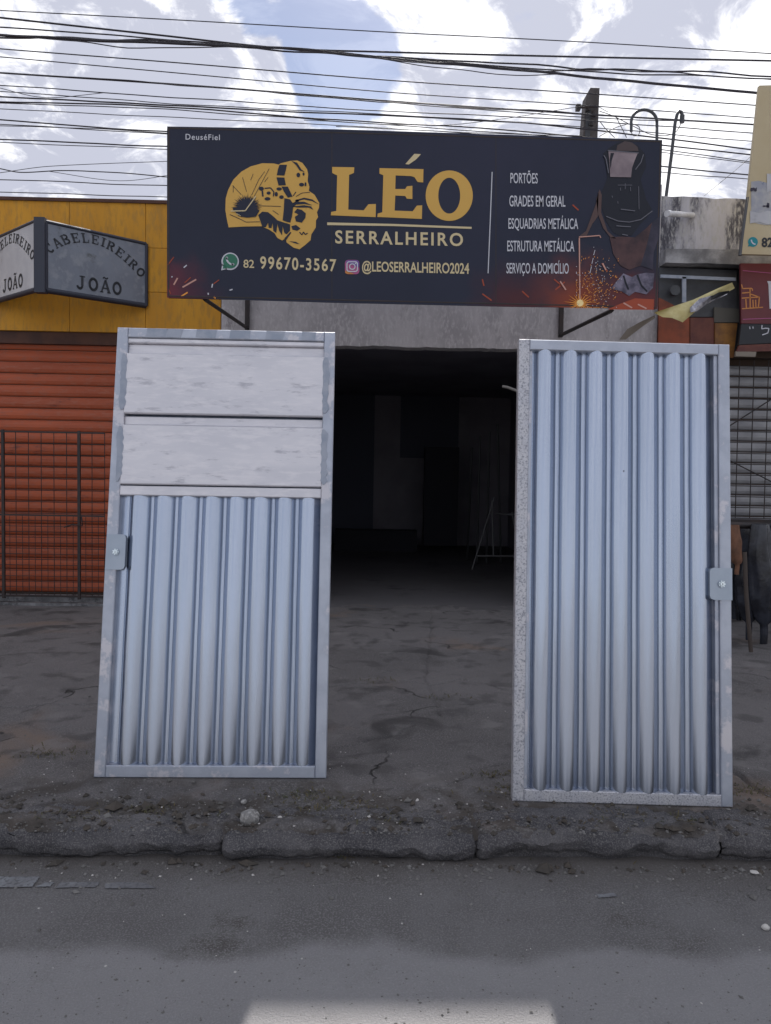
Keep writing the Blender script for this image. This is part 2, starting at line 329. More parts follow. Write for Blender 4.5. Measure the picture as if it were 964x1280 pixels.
# banner: printed black-blue vinyl with ember glow in two corners
def banner_mat():
    m = mat('banner_vinyl', (.010, .014, .034), .4, spec=.32, var=(.013, .017, .040), vs=.8, bump=.03, bs=2); t = m.node_tree; p = t.nodes['Principled BSDF']
    cur = p.inputs['Base Color'].links[0].from_socket; co = t.nodes.new('ShaderNodeTexCoord')
    no_ = t.nodes.new('ShaderNodeTexNoise'); no_.inputs['Scale'].default_value = 5; no_.inputs['Detail'].default_value = 6; t.links.new(co.outputs['Object'], no_.inputs['Vector'])
    for (px, py, rad, c) in ((212, 366, .42, (.16, .02, .035)), (722, 384, .60, (.26, .045, .012)), (790, 385, .5, (.16, .02, .012)), (640, 380, .5, (.075, .012, .016)), (245, 372, .3, (.06, .012, .03)), (620, 160, 1.6, (.019, .021, .048))):  # last entry: sheen on the upper part, put into the colour
        w = atY(px, py, 6.6); d = t.nodes.new('ShaderNodeVectorMath'); d.operation = 'DISTANCE'; t.links.new(co.outputs['Object'], d.inputs[0]); d.inputs[1].default_value = w - BANNER_O
        a = t.nodes.new('ShaderNodeMath'); a.operation = 'MULTIPLY_ADD'; t.links.new(no_.outputs[0], a.inputs[0]); a.inputs[1].default_value = rad*.9; t.links.new(d.outputs['Value'], a.inputs[2])
        r = t.nodes.new('ShaderNodeMapRange'); r.interpolation_type = 'SMOOTHSTEP'; t.links.new(a.outputs[0], r.inputs[0]); r.inputs[1].default_value = rad*.35; r.inputs[2].default_value = rad*1.4; r.inputs[3].default_value = .9; r.inputs[4].default_value = 0
        q = t.nodes.new('ShaderNodeMix'); q.data_type = 'RGBA'; t.links.new(r.outputs[0], q.inputs[0]); t.links.new(cur, q.inputs[6]); q.inputs[7].default_value = (*c, 1); cur = q.outputs[2]
    t.links.new(cur, p.inputs['Base Color']); return m
BANNER_O = Vector((.34, 6.6, 2.98)); banner_mat()

# ------------------------------------------------------------------ ground, pavement, road, kerb
def nz(x, y, s=1, seed=0): return noise.noise(Vector((x*s, y*s, seed*7.3)))
def fb(x, y, s=1, seed=0, o=5): return noise.fractal(Vector((x*s, y*s, seed*7.3)), 1.0, 2.0, o)
b = MB(); b.closed = False
b.add([(-400, -300, -.145), (400, -300, -.145), (400, 500, -.145), (-400, 500, -.145)], [(0, 1, 2, 3)]); struct(b, 'ground', M['ground_soil'])
b = MB(); b.closed = False
def road_z(x, y):
    return -.13 + .0012*fb(x, y, 3, 1) + .012*max(0, (y-2.75)/.25)*(.5+fb(x, y, 2.5, 2)) 
b.grid(260, 150, lambda u, v: (-7+14*u, -.5+3.56*v, road_z(-7+14*u, -.5+3.56*v))); struct(b, 'road', M['asphalt'])
b = MB(); b.closed = False
b.add([(-60, -9, -.136), (60, -9, -.136), (60, 2.99, -.136), (-60, 2.99, -.136)], [(0, 1, 2, 3)]); struct(b, 'road_far_lane', M['asphalt'])
def pave_z(x, y):
    k = max(0, min(1, (3.75-y)/.7))
    z = -.008 + .007*fb(x, y, 1.2, 3) + .004*fb(x, y, 7, 4)
    z += k*(.018*fb(x, y, 4.5, 5) + .008*fb(x, y, 16, 6) - .01)
    if y < 3.1: z += .004+.012*fb(x, y, 3.1, 8)-.9*max(0, 3.035-y)
    for (p, q) in ((-1.299, 3.477), (-.195, 3.49), (.658, 3.261), (1.652, 3.238)):
        d = math.hypot(x-p, y-q)
        if d < .12: z = min(z, -.004)
    if -1.33 < x < -.17 and 3.44 < y < 3.56: z = -.002
    if .63 < x < 1.68 and 3.22 < y < 3.33: z = -.002-.010*(x-.66)
    return z
PNX, PNY, PX0, PW, PY0, PD = 900, 330, -4.6, 9.2, 2.995, 5.435
ZG = [[pave_z(PX0+PW*i/PNX, PY0+PD*(j/PNY)**1.4) for i in range(PNX+1)] for j in range(PNY+1)]
def crack(pts, depth, width, seed):
    P = [atZ(x, y, 0) for x, y in pts]
    for a, c in zip(P, P[1:]):
        L_ = (c-a).length; n = max(2, int(L_/.006))
        for k in range(n):
            p = a+(c-a)*(k/n); p.x += .02*fb(p.x, p.y, 5, seed); p.y += .03*fb(p.x, p.y, 5, seed+1)
            i0 = (p.x-PX0)/PW*PNX; v = max(0, (p.y-PY0)/PD)**(1/1.4)*PNY
            w = width*(.6+.8*abs(nz(p.x, p.y, 9, seed)))
            for i in range(int(i0)-2, int(i0)+4):
                for j in range(int(v)-2, int(v)+4):
                    if 0 <= i <= PNX and 0 <= j <= PNY:
                        x, y = PX0+PW*i/PNX, PY0+PD*(j/PNY)**1.4; d = math.hypot(x-p.x, y-p.y)
                        if d < w: ZG[j][i] = min(ZG[j][i], pave_z(x, y)-depth*(1-d/w)**.5)
crack([(-60, 884), (0, 881), (30, 882), (60, 878), (85, 880), (125, 878)], .02, .012, 41)
crack([(400, 858), (440, 853), (500, 851), (540, 856), (580, 848), (600, 851), (625, 859), (655, 861)], .025, .014, 42)
crack([(541, 758), (538, 800), (533, 850), (548, 880), (552, 895)], .012, .010, 43)
crack([(420, 757), (470, 762), (500, 758), (560, 762), (650, 768)], .012, .016, 44)
crack([(405, 935), (450, 928), (500, 915), (520, 905)], .014, .012, 45)
crack([(470, 985), (530, 983), (570, 975), (610, 955), (640, 950)], .014, .011, 46)
crack([(5, 905), (30, 900), (60, 912), (85, 905)], .010, .012, 47)
crack([(915, 960), (950, 985), (990, 1000)], .03, .02, 48)
crack([(180, 985), (210, 1000), (225, 1030)], .012, .012, 49)
crack([(720, 1020), (760, 1012), (830, 1018)], .012, .012, 50)
b = MB(); b.closed = False
b.grid(PNX, PNY, lambda u, v: (PX0+PW*u, PY0+PD*v**1.4, ZG[int(round(v*PNY))][int(round(u*PNX))])); struct(b, 'pavement', M['pavement'])
# kerb: worn stones butted end to end
kb = MB(); kb.box((-6.5, 3.1, -.3), (6.5, 3.16, -.05)); kerb = struct(kb, 'kerb', M['kerb_concrete'])
joints = [-6.3, -5.0, -3.85, -2.75, -1.72, atZ(275, 1060, -.06).x, atZ(597, 1060, -.06).x, atZ(905, 1060, -.06).x, 2.5, 3.6, 4.8, 6.2]
for i in range(len(joints)-1):
    x0, x1 = joints[i]+.001, joints[i+1]-.001; prof = [(3.22, -.2), (3.22, -.012), (3.15, -.002), (3.09, -.004), (3.03, -.010), (2.985, -.028), (2.966, -.055), (2.975, -.085), (2.998, -.115), (3.005, -.2)]
    dz, dy = random.uniform(-.012, .006), random.uniform(-.012, .012)
    def kf(u, v, x0=x0, x1=x1, i=i, dz=dz, dy=dy):
        t = v*(len(prof)-1); k = min(int(t), len(prof)-2); f = t-k
        y = prof[k][0]*(1-f)+prof[k+1][0]*f; z = prof[k][1]*(1-f)+prof[k+1][1]*f; x = x0+(x1-x0)*u
        e = min(u, 1-u)*(x1-x0); rd = max(0, 1-e/.014)
        n_ = fb(x*1.0, z*2+y*3, 6, 11+i); n3 = fb(x, z+y, 22, 12); n0 = fb(x, 0, 1.7, 13+i)
        w = 1 if .1 < v < .95 else .2
        return (x, y+dy+w*(.013*n_+.006*n3+.022*n0)+.02*rd*(v > .4), z+dz*(z > -.1)+w*(.018*n_+.008*n3+.016*n0)*(z > -.11)-.015*rd*(v < .7))
    b = MB(); b.closed = False; b.grid(70, 40, kf); part(b, 'kerb_stone', M['kerb_concrete'], kerb)
# faded remains of edge paint on the road
for q in ([(-20, 1095), (51, 1096), (40, 1108), (-20, 1110)], [(56, 1103), (68, 1102), (64, 1108), (45, 1108)], [(76, 1103), (124, 1102), (120, 1109), (70, 1110)], [(134, 1103), (180, 1103), (196, 1110), (130, 1110)], [(745, 1118), (768, 1116), (772, 1120), (748, 1122)]):
    pts = []
    for k in range(len(q)):
        a, c = q[k], q[(k+1) % len(q)]
        for j in range(5):
            f = j/5; pts.append((a[0]*(1-f)+c[0]*f+random.uniform(-1, 1)*1.2, a[1]*(1-f)+c[1]*f+random.uniform(-1, 1)*.5))
    b = MB(); b.closed = False; b.poly([(lambda p: (p.x, p.y, -.1262))(atZ(x, y, -.1262)) for x, y in pts]); o = struct(b, 'road_marking', M['old_paint'])
# loose stuff
def pebbles(n, mname, name, size, region, label, seed):
    rnd = random.Random(seed); b = MB()
    for _ in range(n):
        x, y = region(rnd); s = size*math.exp(rnd.gauss(0, .45)); z = road_z(x, y) if y < 2.95 else pave_z(x, y) if y > 3.03 else -.03
        if 2.95 <= y <= 3.12: z = -.004
        a = rnd.uniform(0, 6.28); sx, sy, sz = s*rnd.uniform(.7, 1.3), s*rnd.uniform(.6, 1.1), s*rnd.uniform(.4, .8)
        vs = [(sx, 0, 0), (0, sy, 0), (-sx, 0, 0), (0, -sy, 0), (rnd.uniform(-.3, .3)*sx, rnd.uniform(-.3, .3)*sy, sz), (0, 0, -sz)]
        vs = [(x+p*cos(a)-q*sin(a), y+p*sin(a)+q*cos(a), z+r_+sz*.3) for p, q, r_ in vs]
        b.add(vs, [(0, 1, 4), (1, 2, 4), (2, 3, 4), (3, 0, 4), (1, 0, 5), (2, 1, 5), (3, 2, 5), (0, 3, 5)])
    o = b.build(name, M[mname], None, loc=(0, 0, 0)); tag(o, label, 'gravel', kind='stuff')
pebbles(6500, 'gravel', 'gravel', .0042, lambda r: (r.uniform(-2.6, 2.8), r.choice((r.gauss(2.9, .08), r.gauss(3.2, .16), r.gauss(3.1, .25)))), 'loose grey gravel along the worn kerb', 1)
pebbles(7000, 'gravel', 'grit', .0026, lambda r: (r.uniform(-3, 3), r.uniform(1.9, 3.0) if r.random() < .5 else r.uniform(3.1, 5.5)), 'fine grit strewn over road and pavement', 2)
pebbles(900, 'soil_clod', 'soil_clods', .010, lambda r: (r.uniform(-2.6, 2.8), r.choice((r.gauss(3.22, .06), r.gauss(3.12, .05), r.gauss(2.95, .04)))), 'dark crumbs of soil gathered along the kerb', 9)
pebbles(260, 'pale_chip', 'pale_chips', .0036, lambda r: (r.uniform(-1.9, 2.0), r.gauss(3.2, .4) if r.random() < .8 else r.uniform(2.4, 4.8)), 'small white chips scattered beside the kerb', 3)
def rock(px, py, wpx, z, label, seed, m='rock', flatn=.75):
    c = atZ(px, py, z); r = wpx/FPX*(c.y)/2
    t = MB()
    def f(u, v):
        th, ph = 2*pi*u, pi*v; d = Vector((sin(ph)*cos(th), sin(ph)*sin(th), cos(ph)))
        rr = r*(1+.16*noise.fractal(d*1.6+Vector((seed, 0, 0)), 1, 2, 4)); return c + Vector((d.x*rr, d.y*rr*.85, d.z*rr*flatn + r*flatn*.55))
    t.grid(28, 18, f); o = t.build(name='rock', m=M[m], loc=(0, 0, 0)); tag(o, label, 'rock'); return o
rock(312, 1027, 26, -.012, 'round grey stone the size of a fist lying before the left gate', 3)
rock(957, 1161, 10, -.128, 'pale pebble on the road at the right edge', 8, 'pale_chip')
rock(305, 1004, 8, -.012, 'small pale lump just behind the round grey stone', 12)
rock(350, 1022, 6, -.012, 'tiny white chip to the right of the round stone', 16, 'pale_chip', .4)
rock(943, 1091, 11, -.125, 'flat pale chip in the gutter at the right', 21, 'pale_chip', .3)
# weeds / dry tufts (countless blades)
b = MB(); b.closed = False; rnd = random.Random(5)
for (px, py, n, sp) in ((60, 940, 90, .10), (375, 990, 90, .10), (412, 1003, 120, .12), (640, 985, 90, .1), (620, 965, 60, .07), (270, 1050, 14, .02), (435, 1070, 40, .05), (190, 1010, 40, .06), (860, 1020, 70, .08), (500, 1020, 60, .12), (740, 1020, 60, .15), (95, 1020, 40, .1), (930, 985, 90, .08), (560, 870, 40, .12), (470, 850, 40, .10)):
    c = atZ(px, py, 0 if py < 1045 else -.12)
    for _ in range(n):
        x, y = c.x+rnd.gauss(0, sp), c.y+rnd.gauss(0, sp*.4); z = (pave_z(x, y) if y > 3.03 else road_z(x, y)); a = rnd.uniform(0, 6.28); l = rnd.uniform(.008, .03); w = .0022
        d = Vector((cos(a), sin(a), 0)); s_ = Vector((-sin(a), cos(a), 0))*w; p = Vector((x, y, z)); q = p+d*l*.6+Vector((0, 0, l*rnd.uniform(.2, .7))); e = p+d*l*1.2+Vector((0, 0, l*.3))
        b.add([p-s_, p+s_, q+s_, q-s_, e], [(0, 1, 2, 3), (3, 2, 4)])
o = b.build('weed_tufts', M['dry_leaf'], loc=(0, 0, 0)); tag(o, 'sparse dry weeds and leaf litter near the kerb', 'weeds', kind='stuff')

# ------------------------------------------------------------------ metal gates
def gate_root(name, label, px):
    o, X, Z, lean = px
    t = bpy.data.objects.new(name, None); COL.objects.link(t); Y = Z.cross(X).normalized()   # points away from the street
    t.matrix_world = Matrix(((X.x, Y.x, Z.x, o.x), (X.y, Y.y, Z.y, o.y), (X.z, Y.z, Z.z, o.z), (0, 0, 0, 1))); t['_local'] = 1
    tag(t, label, 'gate'); t['group'] = 'galvanised gates leaning on the pavement'; return t
def frame_from(c): 
    c = [Vector(p) for p in c]; X = (c[1]-c[0]).normalized(); Z = (c[3]-c[0]); Z = (Z-X*Z.dot(X)).normalized(); return c[0], X, Z, 0
def corrug(b, x0, x1, z0, z1, n, y0, amp, sharp):
    """n rounded ribs separated by narrow flat valleys; waviness along the height"""
    per = (x1-x0)/n; prof = []
    for i in range(n):
        for k in range(40):
            u = k/40
            if u < .06: h = .42
            elif u < .08: h = .42-.28*(u-.06)/.02
            else:
                w = (u-.08)/.92; h = .14*(1-w)+.95*max(0, sin(pi*w**.88))**.95
            prof.append((x0+per*(i+u), y0-amp*h))
    prof.append((x1, y0)); nz_ = 26
    vs = []; 
    for j in range(nz_+1):
        z = z0+(z1-z0)*j/nz_; 
        for x, y in prof:
            e = .0018*noise.noise(Vector((x*5, z*2.2, 3.3))); vs.append((x+.0012*noise.noise(Vector((x*9, z*4, 8))), y+e, z))
    m_ = len(prof); b.add(vs, [(j*m_+i, j*m_+i+1, (j+1)*m_+i+1, (j+1)*m_+i) for j in range(nz_) for i in range(m_-1)], True)
def lock(t, x0, x1, z0, z1, cx_, cz_, side):
    c = .018; y = -.006
    if side < 0: pts = [(x0, z0), (x1-c, z0), (x1-c*.3, z0+c*.3), (x1, z0+c), (x1, z1-c), (x1-c*.3, z1-c*.3), (x1-c, z1), (x0, z1)]
    else: pts = [(x1, z0), (x1, z1), (x0+c, z1), (x0+c*.3, z1-c*.3), (x0, z1-c), (x0, z0+c), (x0+c*.3, z0+c*.3), (x0+c, z0)]
    b = MB(); b.slab([(p, y, q) for p, q in pts], Vector((0, .03, 0))); pl = part(b, 'lock_plate', M['lock_steel'], t)
    b = MB(); b.tube([(cx_, y+.001, cz_), (cx_, y-.006, cz_)], .017, 20); part(b, 'lock_rosette', M['lock_steel'], pl)
    b = MB(); b.tube([(cx_, y-.005, cz_), (cx_, y-.013, cz_)], .0095, 16)
    for k in range(7): a = k*2*pi/7; b.box((cx_+.013*cos(a)-.0025, y-.009, cz_+.013*sin(a)-.0025), (cx_+.013*cos(a)+.0025, y-.005, cz_+.013*sin(a)+.0025))
    part(b, 'lock_cylinder', M['lock_bright'], pl)
    b = MB(); b.box((cx_-.0012, y-.0142, cz_-.006), (cx_+.0012, y-.012, cz_+.004)); part(b, 'keyhole', M['black_void'], pl)
# left gate 1.104 x 2.215
g = gate_root('sheet_metal_gate', 'grey metal gate leaning at left with two flat boards above its ribbed sheet', frame_from([(-1.299, 3.477, 0), (-.195, 3.490, .001), (-.201, 3.839, 2.189), (-1.305, 3.826, 2.187)]))
GW, GH = 1.104, 2.215; SW = .055; D = .05
def gx(px, py=700): # local x from pixel at given row on the left gate: linear between edges
    f = (py-409)/(972-409); l = 147+(117-147)*f; r = 419+(408-419)*f; return (px-l)/(r-l)*GW
def gz(py):         # local z (perspective-correct enough)
    f = (972.5-py)/(972.5-412); k = 1.09; return GH*f/(k-(k-1)*f)
def zof(py): return gz(py)
b = MB(); b.bbox((0, 0, 0), (SW, D, GH)); st = part(b, 'stile', M['zinc_frame'], g)
b = MB(); b.bbox((GW-SW, 0, 0), (GW, D, GH)); part(b, 'stile', M['zinc_frame'], g)
b = MB(); b.bbox((SW, -.001, 0), (GW-SW, D-.002, zof(957))); part(b, 'bottom_rail', M['zinc_frame'], g)
b = MB(); b.bbox((SW, -.0015, zof(424)), (GW-SW, D-.002, GH-.001)); part(b, 'top_rail', M['zinc_frame'], g)
b = MB(); b.bbox((SW, .004, zof(430)), (GW-SW, D-.004, zof(424)-.002)); part(b, 'top_lip', M['zinc_board'], g)
# recessed strips and boards
b = MB(); b.bbox((SW, .022, zof(442)), (GW-SW, D-.006, zof(431)), .002); part(b, 'recessed_strip', M['zinc_board'], g)
b = MB(); b.bbox((SW-.004, -.004, zof(517)), (GW-SW+.004, .022, zof(443)), .005); part(b, 'board', M['zinc_board'], g)
b = MB(); b.bbox((SW, .018, zof(530)), (GW-SW, D-.006, zof(520)), .002); part(b, 'recessed_strip', M['zinc_board'], g)
b = MB(); b.bbox((SW-.004, -.004, zof(604.5)), (GW-SW+.004, .022, zof(531)), .005); part(b, 'board', M['zinc_board'], g)
b = MB(); b.bbox((SW, -.002, zof(618)), (GW-SW, D-.003, zof(606.5)), .003); part(b, 'middle_rail', M['zinc_board'], g)
for zc, hh in ((zof(478), .145), (zof(567), .14)):   # brushed primer dabs on the stiles where the boards are welded
    for xx in (SW-.030, GW-SW-.006):
        m_ = 14; rg = random.Random(int(zc*1000+xx*100)); zs = [zc-hh+2*hh*k/m_ for k in range(m_+1)]
        lf = [(xx+rg.uniform(0, .008)+(.008 if k in (0, m_) else 0), z) for k, z in enumerate(zs)]; rt_ = [(xx+.034+rg.uniform(-.008, .006)-(.012 if k in (0, m_) else 0), z) for k, z in enumerate(zs)]
        b = MB(); b.slab([(x, -.0055, z) for x, z in rt_]+[(x, -.0055, z) for x, z in lf[::-1]], Vector((0, .006, 0))); part(b, 'primer_dab', M['zinc_primer'], g)
for xc in (.20, .29, .45, .62, .80, .97):
    w = random.uniform(.03, .055); b = MB(); b.slab([(xc-w, -.0025, GH-.045+random.uniform(-.004, .004)), (xc+w*random.uniform(.7, 1), -.0025, GH-.046), (xc+w, -.0025, GH-.004), (xc-w*.9, -.0025, GH-.003)], Vector((0, .002, 0))); part(b, 'primer_dab', M['zinc_primer'], g)
b = MB(); b.box((SW, .0465, zof(957)), (GW-SW, .0495, zof(431))); part(b, 'backing_sheet', M['zinc_sheet'], g)
b = MB(); b.closed = False; corrug(b, SW+.030, GW-SW-.002, zof(957)-.003, zof(618)+.004, 8, .0450, .042, 2.6); part(b, 'ribbed_sheet', M['zinc_sheet'], g)
lx = gx(133, 689); lock(g, lx, gx(157, 689), zof(711), zof(667), gx(145.5, 689), zof(689), -1)
# right gate .9943 x 2.1308
g = gate_root('sheet_metal_gate', 'silver metal gate leaning at right, ribbed sheet over its full height', frame_from([(.6584, 3.2611, 0), (1.6525, 3.238, -.010), (1.680, 3.500, 2.104), (.686, 3.523, 2.115)]))
GW, GH = .9943, 2.1308; SW = .052
def zof(py, px=780):
    lo = 1005.5; hi = 427; f = (lo-py)/(lo-hi); k = 1.075; return GH*f/(k-(k-1)*f)
b = MB(); b.bbox((0, 0, 0), (SW, .05, GH)); part(b, 'stile', M['zinc_spangle'], g)
b = MB(); b.bbox((GW-SW, 0, 0), (GW, .05, GH)); part(b, 'stile', M['zinc_frame'], g)
b = MB(); b.bbox((SW, -.001, 0), (GW-SW, .048, zof(990))); part(b, 'bottom_rail', M['zinc_spangle'], g)
b = MB(); b.bbox((SW, -.001, zof(440)), (GW-SW, .048, GH-.001)); part(b, 'top_rail', M['zinc_frame'], g)
b = MB(); b.bbox((SW, .014, zof(990)), (SW+.014, .046, zof(440)), .002); part(b, 'inner_channel', M['zinc_frame'], g)
b = MB(); b.bbox((GW-SW-.018, .014, zof(990)), (GW-SW, .046, zof(440)), .002); part(b, 'inner_channel', M['zinc_frame'], g)
b = MB(); b.box((SW+.014, .0465, zof(990)), (GW-SW-.018, .0495, zof(440))); part(b, 'backing_sheet', M['zinc_sheet'], g)
b = MB(); b.closed = False; corrug(b, SW+.014, GW-SW-.020, zof(990)-.003, zof(440)+.004, 7, .0450, .045, 2.2); part(b, 'ribbed_sheet', M['zinc_sheet'], g)
def rx(px): return (px-650*.45-640*.55)/((912-650)*.45+(917-640)*.55)*GW
b = MB(); b.tube([(rx(779), -.0015, zof(586)), (rx(779), .012, zof(586))], .0045, 10); part(b, 'rivet_hole', M['black_void'], g)
lock(g, rx(887), rx(915), zof(743), zof(703), rx(901.5), zof(723), 1)
for o in [o for o in bpy.data.objects if o.name.startswith('sheet_metal_gate')]:   # thin stays that hold the gates up from behind
    w = .5; b = MB(); top = Vector((w, .052, 1.55)); inv = o.matrix_world.inverted(); foot = o.matrix_world @ Vector((w, 0, 0)); foot.y += .95; foot.z = 0
    b.rod(top, inv @ foot, .010, 6); part(b, 'prop_bar', M['rail_steel'], o)

# ------------------------------------------------------------------ banner
SY = 6.6; T0 = Vector((0, -1, 0))
def sp(px, py, lay=1): p = atY(px, py, SY); return Vector((p.x, SY-.003*lay, p.z))
bn = thing('shop_banner', 'wide dark blue welding shop banner with gold letters over the entrance', 'sign', BANNER_O)
top = [(209, 158), (420, 161.5), (620, 168), (828, 175)]
b = MB(); b.slab([sp(209, 372, 0), sp(420, 378.5, 0), sp(640, 383.5, 0), sp(822, 386, 0)]+[sp(x, y, 0) for x, y in top[::-1]], Vector((0, .006, 0))); part(b, 'vinyl_sheet', M['banner_vinyl'], bn)
fr = MB(); c4 = [sp(211, 160, -4), sp(211, 370, -4), sp(820, 384, -4), sp(826, 177, -4)]
for i in range(4): fr.rod(c4[i], c4[(i+1) % 4], .018, 4)
fr.rod(sp(415, 164, -4), sp(415, 376, -4), .015, 4); fr.rod(sp(620, 170, -4), sp(620, 381, -4), .015, 4); part(fr, 'back_frame', M['black_iron'], bn)
def C(ox, oy, s): return lambda x, y, lay=1: sp(ox+x/s, oy+y/s, lay)
def pol(name, m, polys, cf, lay=1):
    b = MB(); b.closed = False
    for q in polys: b.poly([cf(x, y, lay) for x, y in q])
    return part(b, name, M[m], bn)
def strk(b, pts, w, cf, lay):
    for (x0, y0), (x1, y1) in zip(pts, pts[1:]):
        l = math.hypot(x1-x0, y1-y0) or 1; nx, ny = -(y1-y0)/l*w/2, (x1-x0)/l*w/2
        b.add([cf(x0+nx, y0+ny, lay), cf(x1+nx, y1+ny, lay), cf(x1-nx, y1-ny, lay), cf(x0-nx, y0-ny, lay)], [(0, 1, 2, 3)])
def ell(cx_, cy_, rx_, ry_, n=28, a0=0): return [(cx_+rx_*cos(2*pi*k/n+a0), cy_+ry_*sin(2*pi*k/n+a0)) for k in range(n)]
A = C(405, 185, 4.82)
pol('letter_l', 'gold_ink', [[(50, 115), (183, 117), (181, 150), (165, 158), (152, 162), (147, 372), (240, 376), (268, 340), (313, 338), (312, 417), (42, 406), (44, 386), (75, 380), (80, 165), (62, 158), (50, 150)]], A)
pol('letter_e', 'gold_ink', [[(335, 122), (600, 128), (598, 208), (565, 206), (545, 176), (525, 170), (432, 166), (430, 248), (490, 248), (500, 232), (533, 228), (533, 308), (500, 306), (490, 290), (430, 287), (426, 378), (535, 382), (560, 348), (592, 346), (590, 428), (322, 416), (324, 396), (352, 388), (358, 165), (335, 155)]], A)
pol('accent', 'cream_ink', [[(545, 36), (585, 38), (555, 70), (512, 100), (490, 98)]], A)
b = MB(); b.closed = False; b.ring([A(*p) for p in ell(755, 288, 142, 152, 48)], [A(*p) for p in ell(755, 288, 66, 108, 48)]); part(b, 'letter_o', M['gold_ink'], bn)
pol('underline', 'cream_ink', [[(20, 449), (420, 458), (890, 476), (890, 488), (420, 471), (20, 465)]], A)
def line(name, txt, m, cf, x0, x1, t0, t1, b0, b1, bold=.0, space=1, lay=1, shear=0):
    b = MB(); b.closed = False
    def fn(u, v): x = x0+(x1-x0)*u; return cf(x+shear*v, (b0+(b1-b0)*u)*(1-v)+(t0+(t1-t0)*u)*v, lay)
    text_on(b, txt, fn, bold, space); return part(b, name, M[m], bn)
line('lettering', 'SERRALHEIRO', 'cream_ink', A, 68, 838, 499, 516, 573, 590, .02, 1.25)
P = C(265, 300, 5.67)
line('lettering', '82', 'cream_ink', P, 224, 300, 141, 143, 196, 198, .012)
line('lettering', '99670-3567', 'cream_ink', P, 342, 882, 119, 140, 202, 221, .02, 1.2)
I = C(425, 300, 5.355)
line('lettering', '@LEOSERRALHEIRO2024', 'cream_ink', I, 148, 865, 145, 158, 208, 226, .018)
G = C(600, 190, 6.886)
for t_, a0, a1, y0, y1 in (('PORTÕES', 262, 497, 182, 268), ('GRADES EM GERAL', 253, 735, 377, 468), ('ESQUADRIAS METÁLICA', 245, 845, 572, 660), ('ESTRUTURA METÁLICA', 235, 812, 765, 854), ('SERVIÇO A DOMICÍLIO', 228, 764, 957, 1044)):
    line('lettering', t_, 'white_ink', G, a0, a1, y0, y0+3, y1, y1+3, .008)
b = MB(); b.closed = False; strk(b, [(105, 172), (90, 560), (70, 1045)], 8, G, 1); part(b, 'divider_line', M['white_ink'], bn)
K = C(200, 150, 3.0125)
line('lettering', 'DeuséFiel', 'white_ink', K, 97, 226, 53, 56, 74, 76, .01, 1.15)
# chat-bubble icon and camera icon
b = MB(); b.closed = False; b.poly([P(*p, 1) for p in ell(130, 152, 62, 62)]); b.poly([P(66, 216), (P(75, 170)), P(110, 205)]); wi = part(b, 'chat_icon', M['white_ink'], bn)
b = MB(); b.closed = False; b.poly([P(*p, 2) for p in ell(131, 151, 52, 52)]); b.poly([P(78, 205, 2), P(84, 175, 2), P(110, 198, 2)]); o = part(b, 'chat_icon_disc', M['green_ink'], wi)
b = MB(); b.closed = False; strk(b, [(106, 126), (106, 142), (120, 163), (140, 176), (154, 174)], 12, P, 3); b.poly([P(*p, 3) for p in ell(107, 130, 9, 10, 12)]); b.poly([P(*p, 3) for p in ell(150, 174, 10, 8, 12)]); part(b, 'handset_mark', M['white_ink'], wi)
def rr(x0, y0, x1, y1, r): return [(x0+r+(-r)*cos(a), y0+r-r*sin(a)) for a in [k*pi/8 for k in range(5)]] + [(x1-r+r*sin(a), y0+r-r*cos(a)) for a in [k*pi/8 for k in range(5)]] + [(x1-r+r*cos(a), y1-r+r*sin(a)) for a in [k*pi/8 for k in range(5)]] + [(x0+r-r*sin(a), y1-r+r*cos(a)) for a in [k*pi/8 for k in range(5)]]
b = MB(); b.closed = False; b.poly([I(*p) for p in rr(34, 134, 130, 230, 22)]); ii = part(b, 'camera_icon', M['pink_ink'], bn)
b = MB(); b.closed = False; b.poly([I(*p, 2) for p in [(38, 150), (50, 138), (118, 137), (128, 150), (128, 185)]]); part(b, 'icon_tint', M['violet_ink'], ii)
b = MB(); b.closed = False; b.poly([I(*p, 2) for p in [(36, 205), (36, 222), (50, 229), (100, 229)]]); part(b, 'icon_tint', M['orange_ink'], ii)
b = MB(); b.closed = False; o_, n_ = rr(44, 144, 121, 216, 18), rr(51, 151, 114, 209, 13); b.ring([I(*p, 3) for p in o_], [I(*p, 3) for p in n_]); b.ring([I(*p, 3) for p in ell(83, 180, 22, 22, 20)], [I(*p, 3) for p in ell(83, 180, 15, 15, 20)]); b.poly([I(*p, 3) for p in ell(105, 159, 5, 5, 8)]); part(b, 'icon_outline', M['white_ink'], ii)
